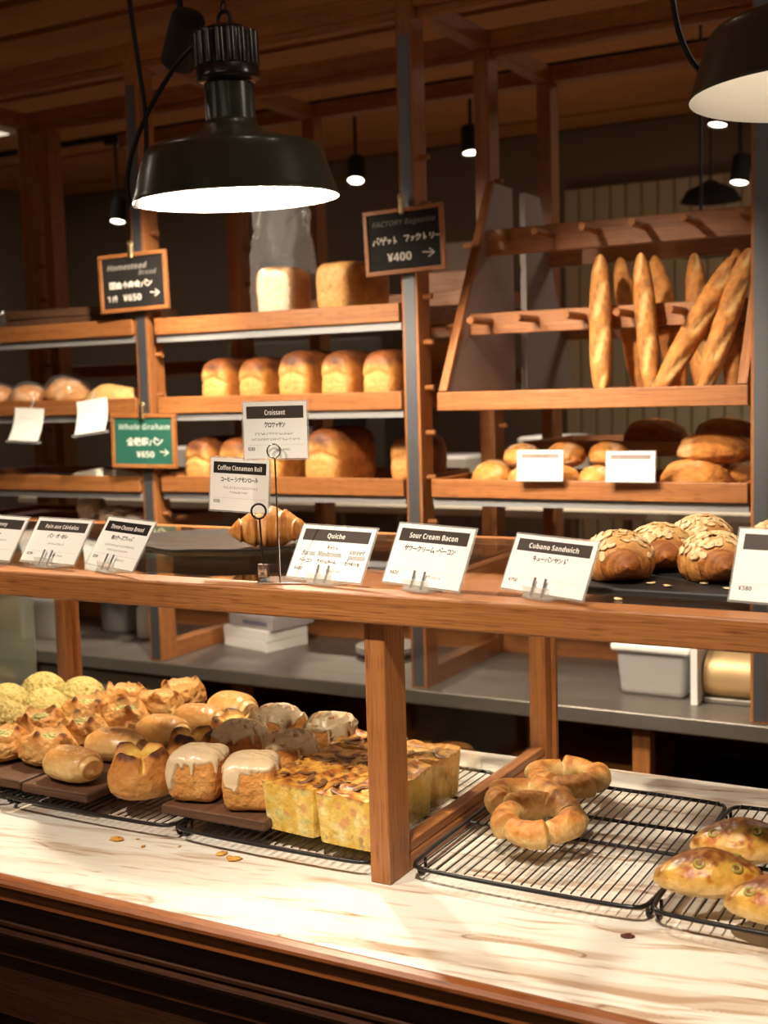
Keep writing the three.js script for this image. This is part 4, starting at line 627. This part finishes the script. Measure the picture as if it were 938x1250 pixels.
// chalkboards clipped to the posts
function chalkboard(label, x, y, z, w, h, rz, ry, bg, draw) {
  const t = thing('chalkboard', label, 'chalkboard', [x, y, z], ry), fw = 0.010; t.rotation.z = rz;
  cbox(t, 'panel', [-w / 2 + 0.003, -h / 2 + 0.003, -0.004], [w / 2 - 0.003, h / 2 - 0.003, 0.0025], 'x', M.matteDark, 0);
  part(t, 'chalk_face', new THREE.PlaneGeometry(w - 2 * fw + 0.001, h - 2 * fw + 0.001), std({ map: canvasTex(512, 400, (c, W, H) => { c.fillStyle = bg; c.fillRect(0, 0, W, H); for (let i = 0; i < 60; i++) { c.fillStyle = 'rgba(200,195,185,' + 0.02 * rnd() + ')'; c.fillRect(rnd() * W, rnd() * H, 120 * rnd(), 6 * rnd()); } draw(c, W, H); }), roughness: 0.9 }), [0, 0, 0.003]);
  for (const s of [-1, 1]) { cbox(t, 'frame_strip', [-w / 2, s * (h / 2) - (s > 0 ? fw : 0), -0.005], [w / 2, s * (h / 2) + (s < 0 ? fw : 0), 0.007], 'x', M.oak, 0.0015); cbox(t, 'frame_strip', [s * (w / 2) - (s > 0 ? fw : 0), -h / 2 + fw, -0.005], [s * (w / 2) + (s < 0 ? fw : 0), h / 2 - fw, 0.007], 'y', M.oak, 0.0015); }
  const c = part(t, 'clip', new RoundedBoxGeometry(0.014, 0.040, 0.012, 2, 0.004), M.brass, [0, h / 2 + 0.004, 0.006]); part(c, 'clip_ring', new THREE.TorusGeometry(0.008, 0.002, 8, 18), M.brass, [0, 0.018, 0]);
}
const chalk = (c, txt, x, y, s, a = 0.9, ital = true) => { c.fillStyle = 'rgba(238,232,220,' + a + ')'; c.font = (ital ? 'italic ' : '') + 'bold ' + s + 'px sans-serif'; c.textAlign = 'left'; c.textBaseline = 'middle'; c.fillText(txt, x, y); };
const arrow = (c, x, y, s) => { c.strokeStyle = 'rgba(238,232,220,0.9)'; c.lineWidth = 9; c.beginPath(); c.moveTo(x, y); c.lineTo(x + s, y + s * 0.12); c.moveTo(x + s * 0.6, y - s * 0.25); c.lineTo(x + s, y + s * 0.12); c.lineTo(x + s * 0.5, y + s * 0.45); c.stroke(); };
chalkboard('black chalkboard priced 400 yen clipped to the middle rack post', -0.612, 0.935, -1.285, 0.200, 0.148, 0.035, 0.06, '#14110f', (c, W, H) => { chalk(c, 'FACTORY Baguette', 30, 70, 50, 0.4); kana(c, 'バゲット', 30, 190, 46, 9, 'rgba(238,232,220,0.9)'); kana(c, 'ファクトリー', 255, 185, 42, 9, 'rgba(238,232,220,0.9)'); chalk(c, '¥400', 130, 310, 80, 0.95, false); arrow(c, 385, 295, 80); });
chalkboard('black chalkboard priced 650 yen clipped to the post beside the pendant cord', -1.412, 0.893, -1.285, 0.215, 0.150, 0.02, 0.06, '#15110e', (c, W, H) => { chalk(c, 'Homestead', 40, 75, 60, 0.6); chalk(c, 'Bread', 300, 130, 52, 0.45); kana(c, '国産小麦食パン', 60, 215, 46, 9, 'rgba(240,232,218,0.95)'); chalk(c, '1', 30, 320, 66, 0.9, false); kana(c, '斤', 75, 320, 46, 8, 'rgba(240,232,218,0.9)'); chalk(c, '¥650', 165, 320, 70, 0.95, false); arrow(c, 395, 290, 70); });
chalkboard('green chalkboard priced 650 yen clipped to the post above the case', -1.402, 0.480, -1.285, 0.205, 0.142, -0.01, 0.06, '#17594a', (c, W, H) => { chalk(c, 'Whole Graham', 30, 80, 64, 0.75); kana(c, '全粒粉パン', 110, 205, 58, 10, 'rgba(240,232,218,0.95)'); chalk(c, '¥650', 190, 315, 72, 0.95, false); arrow(c, 400, 290, 70); });
// ---------- baguette stand ----------
{
  const t = thing('baguette_stand', 'wooden peg stand with slanted side boards holding the baguettes', 'bread stand');
  const side = (pts, x, name) => { const s = new THREE.Shape(pts.map(([z, y]) => new THREE.Vector2(-z, y))), g = new THREE.ExtrudeGeometry(s, { depth: 0.016, bevelEnabled: false }); g.rotateY(Math.PI / 2); grain(g, 'y'); return part(t, name, g, M.paleBoard, [x, 0, 0]); };
  for (const x of [-0.541, 0.138]) {
    side([[-1.313, 0.589], [-1.600, 1.095], [-1.712, 1.095], [-1.712, 0.589]], x, 'side_board');
    side([[-1.795, 0.589], [-1.795, 1.095], [-1.895, 1.095], [-2.13, 0.589]], x, 'rear_side_board');
    const e = part(t, 'front_edge', wbox(0.020, 0.585, 0.012, 'y', 0.001), M.oak, [x + 0.008, 0.842, -1.452]); e.rotation.x = -Math.atan2(0.287, 0.506);
  }
  const peg = rod([0, 0, -0.01], [0, 0, 0.115], 0.0085, 10);
  for (const [y, z, h] of [[0.945, -1.548, 0.062], [0.745, -1.440, 0.050]]) {
    cbox(t, 'peg_rail', [-0.525, y - h / 2, z - 0.02], [0.138, y + h / 2, z], 'x', M.oak);
    for (let i = 0; i < (y > 0.8 ? 6 : 5); i++) part(t, 'peg', peg, M.oak, [-0.47 + i * 0.115, y + 0.004, z]);
    const rz = -3.50 - z; cbox(t, 'rear_peg_rail', [-0.525, y - h / 2, rz - 0.02], [0.138, y + h / 2, rz], 'x', M.oak);
    part(t, 'side_peg', rod([-0.60, y, z - 0.03], [-0.52, y, z - 0.03], 0.008, 10), M.oak);
  }
}
// ---------- pendant lamps ----------
function pendant(name, label, pos, lit, cords, scale = 1, glow = 6, power = LAMP_POWER) {
  const t = thing(name, label, 'lamp', pos); t.scale.setScalar(scale);
  const outer = [[0.1655, 0], [0.1665, 0.002], [0.1650, 0.005], [0.1625, 0.010], [0.155, 0.036], [0.1465, 0.064], [0.1425, 0.0745], [0.136, 0.0815], [0.120, 0.0865], [0.090, 0.094], [0.062, 0.103], [0.049, 0.110], [0.0425, 0.118], [0.0400, 0.126], [0.0395, 0.178], [0.036, 0.182]];
  part(t, 'shade', lathe(outer, 72), M.enamelGreen);
  const inner = [[0.1655, 0], [0.160, 0.010], [0.1525, 0.036], [0.1440, 0.063], [0.1395, 0.0725], [0.133, 0.0785], [0.088, 0.0905], [0.060, 0.099], [0.048, 0.104], [0.036, 0.118], [0.0, 0.120]];
  part(t, 'white_lining', lathe(inner, 72), M.enamelWhite);
  const cap = []; for (let i = 0; i < 16; i++) { const a = i / 16 * Math.PI * 2; cap.push(new THREE.CylinderGeometry(0.0085, 0.0085, 0.050, 8).translate(Math.cos(a) * 0.044, 0.232, Math.sin(a) * 0.044)); }
  const top = part(t, 'ceramic_cap', lathe([[0.040, 0.180], [0.050, 0.183], [0.052, 0.190], [0.050, 0.205], [0.0475, 0.207], [0.046, 0.258], [0.030, 0.268], [0.0, 0.270]], 48), M.ceramic);
  part(top, 'ribs', mergeGeometries(cap), M.ceramic); part(top, 'hook', new THREE.TorusGeometry(0.012, 0.0032, 8, 20), M.rubber, [0, 0.280, 0]);
  const links = (CEIL - pos[1]) / scale; let y = 0.292; for (let i = 0; y < links - 0.012; i++, y += 0.016) part(t, 'chain_link', linkG, M.rubber, [0, y + 0.006, 0], [0, i % 2 ? Math.PI / 2 : 0, 0]);
  for (const c of cords) part(t, 'cord', tube(c.map((p) => p.map((v, i) => (v - pos[i]) / scale)), 0.0042, 60, 8), M.rubber);
  const bulb = lathe([[0, -0.052], [0.016, -0.049], [0.027, -0.036], [0.030, -0.020], [0.024, -0.002], [0.015, 0.012], [0.0135, 0.035], [0, 0.036]], 24);
  part(t, 'bulb', bulb, lit ? std({ color: 0xffffff, emissive: WARM, emissiveIntensity: glow }) : M.enamelWhite, [0, 0.083, 0]);
  if (lit) { const l = new THREE.PointLight(WARM, power); l.castShadow = true; l.shadow.radius = 1.4; l.name = 'bulb_light'; l.position.set(0, 0.060, 0); t.add(l); }
  return t;
}
const linkG = new THREE.TorusGeometry(0.008, 0.0022, 6, 14).scale(0.62, 1, 1);
const lampA = pendant('pendant_lamp', 'lit dark green enamel pendant lamp hanging over the left part of the case', [-0.571, 0.939, -0.576], true,
  [[[-0.593, 1.237, -0.593], [-0.644, 1.200, -0.561], [-0.687, 1.136, -0.529], [-0.722, 1.058, -0.501], [-0.739, 0.986, -0.485], [-0.729, 0.927, -0.482], [-0.715, 0.963, -0.490], [-0.708, 1.021, -0.503], [-0.710, 1.100, -0.513], [-0.719, 1.181, -0.516], [-0.733, 1.296, -0.522], [-0.747, 1.412, -0.529], [-0.760, CEIL - 0.005, -0.535]]], 1.1);
lampA.rotation.x = 0.045; lampA.rotation.z = 0.005;
const lampB = pendant('pendant_lamp', 'dim dark enamel pendant lamp with added glow in its beige lining hanging over the almond croissants', [0.470, 0.940, -0.352], true, [[[0.47, 1.205, -0.37], [0.42, 1.13, -0.47], [0.345, 1.03, -0.49], [0.312, 0.995, -0.43], [0.302, 1.000, -0.377], [0.285, 1.034, -0.37], [0.274, 1.082, -0.37], [0.268, 1.15, -0.374], [0.262, 1.4, -0.374], [0.26, CEIL - 0.005, -0.374]]], 1, 0.12, 0.035);  // weak bulb light added to lift the lining
// ---------- spotlights on tracks ----------
function spotlight(label, x, y, z, target, power, angle, group, radius = 1.5, glow = 14) {
  const t = thing('track_spotlight', label, 'spotlight', [x, y, z], 0, group), dir = new THREE.Vector3(target[0] - x, target[1] - y, target[2] - z).normalize(), q = new THREE.Quaternion().setFromUnitVectors(new THREE.Vector3(0, -1, 0), dir);
  const head = part(t, 'head', lathe([[0, 0.075], [0.030, 0.073], [0.034, 0.066], [0.036, -0.035], [0.034, -0.036], [0.033, -0.026], [0.0, -0.026]], 28), M.matteDark); head.quaternion.copy(q);
  part(head, 'lens', new THREE.CylinderGeometry(0.032, 0.032, 0.003, 24), std({ color: 0xffffff, emissive: WARM, emissiveIntensity: glow }), [0, -0.0265, 0]);
  part(t, 'arm', rod([0, 0.02, 0], [0, CEIL - y - 0.03, 0], 0.007, 10), M.matteDark); part(t, 'track_adapter', new RoundedBoxGeometry(0.11, 0.026, 0.032, 1, 0.003), M.matteDark, [0, CEIL - y - 0.030, 0]);
  const l = new THREE.SpotLight(WARM, power, 0, angle, 0.6); l.name = 'spot_beam'; l.castShadow = true; l.shadow.radius = radius; l.position.copy(dir.clone().multiplyScalar(0.046)); t.add(l);
  l.target.position.copy(dir.clone().multiplyScalar(2)); t.add(l.target); l.target.name = 'spot_aim';
}
SPOTS.forEach(([x, y, z, tg, p, a], i) => spotlight(['black spotlight over the customers aimed at the olive breads', 'black spotlight over the customers aimed at the quiche slices', 'black spotlight behind the lit pendant lamp aimed at the wrapped buns', 'black spotlight over the aisle aimed at the baguettes', 'black spotlight over the aisle aimed at the bagged half loaf', 'added unseen fill spotlight over the aisle aimed at the drawers under the steel counter', 'added unseen fill spotlight over the aisle aimed at the plank box under the steel counter'][i], x, y, z, tg, p, a, 'spotlights over the counter'));
for (const [x, y, z, tg, p, l] of [[-1.842, 1.47, -3.2, [-1.6, 0, -2.6], 6, 'glowing kitchen spotlight beside the pendant lamp and chalkboard'], [-1.328, 1.525, -3.2, [-1.1, 0, -2.95], 6, 'glowing kitchen spotlight above the price 400 chalkboard'], [-3.10, 1.42, -3.2, [-3.0, 0, -2.8], 6, 'glowing kitchen spotlight left of the pendant lamp cord'], [-0.375, 1.513, -3.2, [-0.5, 0, -2.9], 6, 'glowing kitchen spotlight near the dim pendant lamp'], [-0.359, 1.345, -3.45, [-0.45, 0, -3.1], 3, 'lower glowing kitchen spotlight beside the grey metal strip']]) spotlight(l, x, y, z, tg, p, 0.7, 'kitchen spotlights', 1.5, 10);
for (const [z, x0, x1, l] of [[-3.2, -4.2, 0.6, 'black lighting track over the kitchen'], [1.45, -2.0, 1.6, 'black lighting track over the customers'], [-0.44, -2.4, 1.2, 'black lighting track over the aisle']]) solo('lighting_track', l, 'lighting track', new RoundedBoxGeometry(x1 - x0, 0.022, 0.034, 1, 0.002), M.matteDark, [(x0 + x1) / 2, CEIL - 0.012, z]);
for (const [x, y, z, l, s] of [[-0.545, 1.30, -3.75, 'small dark pendant lamp silhouette far back in the kitchen', 0.75], [-0.285, 0.985, -2.62, 'dark green pendant lamp shade just behind the baguettes', 0.85]]) {
  const t = thing('kitchen_pendant', l, 'lamp', [x, y, z]); t.scale.setScalar(s);
  part(t, 'shade', lathe([[0, 0.11], [0.03, 0.105], [0.05, 0.09], [0.12, 0.06], [0.16, 0.0], [0.155, 0.0], [0.115, 0.055], [0.045, 0.085], [0, 0.10]], 40), M.matteDark); part(t, 'cord', rod([0, 0.10, 0], [0, (CEIL - y) / s, 0], 0.006, 8), M.rubber);
}
// added unseen fill panels on the ceiling
FILL_PANELS.forEach(([x, z, w, d, p], i) => {
  const t = thing('added_fill_panel', ['long added unseen fill light panel behind the customers', 'long added unseen fill light panel at the end of the shop', 'added unseen fill light panel over the kitchen beyond the right rack end', 'added unseen fill light panel over the kitchen corner by the left wall', 'added unseen fill light panel over the aisle beyond the picture'][i], 'ceiling light', [x, CEIL - 0.02, z]);
  part(t, 'housing', new RoundedBoxGeometry(w + 0.04, 0.03, d + 0.04, 1, 0.004), M.white, [0, 0.002, 0]); part(t, 'diffuser', new THREE.BoxGeometry(w, 0.004, d), std({ color: 0xffffff, emissive: WARM, emissiveIntensity: 0.9 }), [0, -0.0155, 0]);
  const l = new THREE.RectAreaLight(WARM, p, w, d); l.name = 'fill_glow'; l.position.set(0, -0.022, 0); l.rotation.x = -Math.PI / 2; t.add(l);
});
// ---------- things on and under the steel counter ----------
{
  const s = thing('box_stack_base', 'white flat carton at the bottom of the carton pile on steel', 'carton', [-1.25, ST, -1.59], -0.28); part(s, 'carton', new RoundedBoxGeometry(0.19, 0.030, 0.15, 1, 0.002), M.paper, [0, 0.015, 0]);
  const s2 = thing('flat_carton', 'white flat carton in the middle of the carton pile on steel', 'carton', [-1.25, ST + 0.0305, -1.59], -0.26); part(s2, 'carton', new RoundedBoxGeometry(0.19, 0.028, 0.15, 1, 0.002), M.paper, [0, 0.014, 0]);
  const s3 = thing('printed_carton', 'greyish printed carton topmost on the carton pile on steel', 'carton', [-1.235, ST + 0.0590, -1.60], -0.24); part(s3, 'carton', new RoundedBoxGeometry(0.18, 0.034, 0.16, 1, 0.002), std({ color: lin(0.42, 0.38, 0.38), roughness: 0.7 }), [0, 0.017, 0]); part(s3, 'print_band', new THREE.BoxGeometry(0.10, 0.012, 0.002), std({ color: lin(0.16, 0.16, 0.24), roughness: 0.7 }), [0.02, 0.017, 0.0805]);
  const pl = std({ color: lin(0.55, 0.53, 0.50), roughness: 0.3 }), pg = lathe([[0, 0.004], [0.055, 0.004], [0.085, 0.016], [0.087, 0.018], [0.085, 0.0195], [0.053, 0.008], [0, 0.007]], 48);
  for (let i = 0; i < 3; i++) solo('dinner_plate', ['grey plate at the bottom of the plate pile on steel', 'grey plate in the middle of the plate pile on steel', 'grey plate on top of the plate pile on steel'][i], 'plate', pg, pl, [-0.86, ST - 0.0035 + i * 0.0065, -1.60], 0, 'plate pile');
  const c = thing('plastic_tub', 'translucent white plastic tub with lid on the steel counter', 'container', [-0.085, ST, -1.50], -0.02);
  part(c, 'tub', (() => { const g = new RoundedBoxGeometry(0.165, 0.105, 0.15, 3, 0.014), p = g.attributes.position; for (let i = 0; i < p.count; i++) { const k = 0.90 + 0.10 * (p.getY(i) / 0.105 + 0.5); p.setX(i, p.getX(i) * k); p.setZ(i, p.getZ(i) * k); } g.computeVertexNormals(); return g; })(), M.tubWhite, [0, 0.0525, 0]);
  part(c, 'lid', new RoundedBoxGeometry(0.185, 0.020, 0.168, 2, 0.008), M.white, [0, 0.112, 0]); part(c, 'lid_rim', new RoundedBoxGeometry(0.150, 0.010, 0.135, 2, 0.004), M.white, [0, 0.125, 0]);
  solo('white_divider', 'upright white board between the tub and the golden roll', 'board', new RoundedBoxGeometry(0.016, 0.17, 0.22, 1, 0.002), M.white, [0.022, ST + 0.085, -1.50]);
  const r = thing('paper_roll', 'golden brown cylinder lying on steel beside the white board', 'roll', [0.092, ST + 0.001, -1.47], 0); part(r, 'roll', new THREE.CylinderGeometry(0.052, 0.052, 0.115, 40).rotateZ(Math.PI / 2), M.gold, [0, 0.058, 0]); part(r, 'rest', new RoundedBoxGeometry(0.118, 0.012, 0.09, 1, 0.003), M.steel, [0, 0.006, 0]);
  const pot = lathe([[0, 0], [0.060, 0], [0.064, 0.005], [0.064, 0.115], [0.067, 0.118], [0.067, 0.122], [0.061, 0.122], [0.061, 0.008], [0, 0.006]], 40);
  solo('steel_pot', 'shiny steel pot on the counter behind the glass end', 'pot', pot, M.steel, [-1.925, ST, -1.46]); solo('dark_pot', 'dark grey pot between the steel pot and white canister', 'pot', pot, M.grey, [-1.80, ST, -1.62]);
  solo('white_canister', 'small white canister on steel beside the dark pot', 'canister', lathe([[0, 0], [0.036, 0], [0.038, 0.003], [0.036, 0.085], [0.030, 0.092], [0.030, 0.105], [0, 0.107]], 32), M.white, [-1.645, ST, -1.56]);
  const k = thing('wooden_crate', 'dim slatted wooden crate on the shelf under the steel counter', 'crate', [-0.93, -0.49, -1.62]);
  for (const y of [0.03, 0.10, 0.17]) { cbox(k, 'slat', [-0.17, y - 0.028, 0.14], [0.17, y + 0.028, 0.152], 'x', M.oak); cbox(k, 'slat', [-0.17, y - 0.028, -0.152], [0.17, y + 0.028, -0.14], 'x', M.oak); for (const s of [-1, 1]) cbox(k, 'end_slat', [s * 0.164 - 0.006, y - 0.028, -0.14], [s * 0.164 + 0.006, y + 0.028, 0.14], 'z', M.oak); } cbox(k, 'bottom', [-0.158, 0.002, -0.14], [0.158, 0.012, 0.14], 'x', M.oak);
  const k2 = thing('plank_box', 'dark plank box under the steel counter behind the bread rings', 'crate', [-0.28, -0.49, -1.58]); cbox(k2, 'body', [-0.16, 0, -0.15], [0.16, 0.20, 0.15], 'x', M.oak);
  for (let i = 0; i < 6; i++) solo('sheet_pan', 'flat black sheet pan stacked under the steel counter', 'pan', new RoundedBoxGeometry(0.46, 0.014, 0.36, 1, 0.004), M.matteDark, [0.22, -0.48 + i * 0.0285, -1.58], 0, 'stacked black sheet pans');
  solo('orange_tag', 'small orange paper tag on the black sheet pans', 'tag', new RoundedBoxGeometry(0.060, 0.028, 0.003, 1, 0.001), std({ color: lin(0.50, 0.13, 0.04), roughness: 0.7 }), [0.075, -0.305, -1.393]);
}
// far left bay things
{
  tray('low oak tray holding folded white towels behind the price cards', tL, tM, 0.262, 0.37, 0.03, false);
  [[-1.72, 0.247, -1.42, 0.05, 0.07, 0.09, 0.3], [-1.62, 0.247, -1.41, 0.06, 0.045, 0.09, -0.2], [-1.51, 0.247, -1.41, 0.08, 0.03, 0.09, 0.1]].forEach(([x, y, z, w, h, d, a], i) => solo('folded_towel', 'crumpled white towel on the low tray', 'towel', blob(14, (q) => { const n = 3, l = Math.pow(Math.abs(q.x) ** n + Math.abs(q.y) ** n + Math.abs(q.z) ** n, -1 / n), k = 1 + 0.25 * fbm(q.x * 2.5 + i, q.y * 2.5, q.z * 2.5, 3); return [q.x * l * w * 0.7 * k, Math.max(q.y * l * h * 0.5 * k, -h * 0.5) + h * 0.5, q.z * l * d * 0.5 * k]; }, () => [0.72, 0.72, 0.68]), MB.dusty, [x, y, z], a, 'white towels'));
  solo('dark_sheet', 'dark baking sheet lying on the tray under the white cloth', 'pan', new RoundedBoxGeometry(0.64, 0.008, 0.30, 1, 0.003), M.slate, [-1.797, 0.342 + 0.0145 + 0.0045, -1.485]);
  solo('flour_cloth', 'long white cloth lying along the tray edge below the white tags', 'cloth', blob(18, (q) => { const k = 1 + 0.22 * fbm(q.x * 3, q.y * 3, q.z * 3, 3); return [q.x * 0.135 * k, Math.max(q.y, -0.15) * 0.028 * k + 0.005, q.z * 0.035 * k]; }, () => [0.82, 0.79, 0.74]), MB.dusty, [-1.615, 0.3655, -1.375]);
  for (let i = 0; i < 3; i++) solo('stacked_board', ['bottom worn board stacked on the top tray by the black chalkboard', 'middle worn board stacked on the top tray by the black chalkboard', 'top worn board stacked on the top tray by the black chalkboard'][i], 'board', wbox(0.44 - i * 0.02, 0.024, 0.28, 'x', 0.003), M.board, [-1.72 - i * 0.01, 0.772 + 0.0125 + i * 0.0245, -1.49], 0.04 * i, 'worn boards on the top tray');
  const b = thing('plastic_bag', 'crumpled clear plastic bag on the top tray beside the worn boards', 'bag', [-2.03, 0.7725, -1.45]); part(b, 'film', blob(16, (q) => { const k = 1 + 0.4 * fbm(q.x * 3, q.y * 3, q.z * 3, 3); return [q.x * 0.10 * k, Math.max(q.y, -0.3) * 0.06 * k + 0.02, q.z * 0.09 * k]; }, () => [1, 1, 1]), M.bag);
  const w = thing('wooden_box', 'plain wooden box on the far tray behind the price 400 chalkboard', 'box', [-0.795, 0.858 - 0.04 + 0.0145, -1.96]); cbox(w, 'body', [-0.10, 0, -0.10], [0.10, 0.085, 0.10], 'x', M.oak, 0.004);
}
// ---------- kitchen beyond the rack ----------
{
  const t = thing('kitchen_table', 'long pale kitchen table behind the rack', 'table', [-1.6, FLOOR, -3.45]); part(t, 'top', new RoundedBoxGeometry(4.2, 0.03, 0.75, 1, 0.004), std({ color: lin(0.42, 0.36, 0.28), roughness: 0.6 }), [0, 1.065, 0]); for (const sx of [-2, -0.7, 0.7, 2]) for (const sz of [-0.32, 0.32]) part(t, 'leg', rod([sx, 0, sz], [sx, 1.05, sz], 0.02, 12), M.steel);
  const tt = FLOOR + 1.0805;
  const yg = variants(2, melonPan);
  [-0.95, -0.86, -0.77, -0.68, -0.59, -0.50, -0.41].forEach((x, i) => solo('kitchen_bun', 'pale yellow bun in a row on the kitchen table', 'bun', yg[i % 2], MB.crumb, [x, tt, -3.22], i, 'buns on the kitchen table'));
  const wt = std({ color: lin(0.62, 0.60, 0.58), roughness: 0.6 });
  for (const [x, w, h, d, l] of [[-2.9, 0.30, 0.22, 0.3, 'white box on the kitchen table behind the wrapped buns'], [-2.35, 0.22, 0.30, 0.3, 'white box on the kitchen table behind the domed loaves'], [-1.62, 0.34, 0.18, 0.3, 'white box on the kitchen table behind the lower loaves'], [-1.12, 0.20, 0.26, 0.3, 'white box on the kitchen table behind the roll tray']]) solo('kitchen_box', l, 'box', new RoundedBoxGeometry(w, h, d, 2, 0.012), wt, [x, tt + h / 2, -3.5]);
  const ov = thing('wall_oven', 'steel baking oven against the kitchen wall', 'oven', [-2.6, 0.45, -4.15]); part(ov, 'body', new RoundedBoxGeometry(0.9, 0.8, 0.45, 1, 0.01), M.steel); part(ov, 'glass_door', new RoundedBoxGeometry(0.7, 0.3, 0.02, 1, 0.006), M.black, [0, 0.12, 0.226]); part(ov, 'handle', rod([-0.3, -0.08, 0.26], [0.3, -0.08, 0.26], 0.012), M.chrome);
  for (const sx of [-0.4, 0.4]) part(ov, 'leg', rod([sx, -1.40, 0], [sx, -0.4, 0], 0.025, 12), M.steel);
  const pm = std({ color: lin(0.50, 0.42, 0.28), roughness: 0.8 }), p = thing('slat_wall_panel', 'beige vertical slat panel on the kitchen wall behind the baguettes', 'wall panel', [-0.86, 0.5, -4.10]);
  part(p, 'backing', new THREE.BoxGeometry(1.06, 2.0, 0.02), pm, [0, 0, -0.28 + 0.0]); for (let i = 0; i < 14; i++) part(p, 'slat', wbox(0.066, 2.0, 0.018, 'y', 0.003), pm, [-0.49 + i * 0.075, 0, -0.262]);
  solo('blue_wall_panel', 'dull blue-grey panel on the kitchen wall behind the small pendant', 'wall panel', new RoundedBoxGeometry(0.55, 1.2, 0.03, 1, 0.004), std({ color: lin(0.16, 0.17, 0.22), roughness: 0.6 }), [0.0, 0.95, -4.38]);
  solo('notice_sheet', 'white notice sheet on the kitchen wall beside the price 400 chalkboard', 'notice', new RoundedBoxGeometry(0.34, 0.26, 0.006, 1, 0.002), M.white, [-1.93, 1.18, -4.39]);
}
// ---------- lift everything so that the shop floor is at zero ----------
for (const o of scene.children) if (o !== camera) o.position.y += LIFT;
renderer.render(scene, camera);
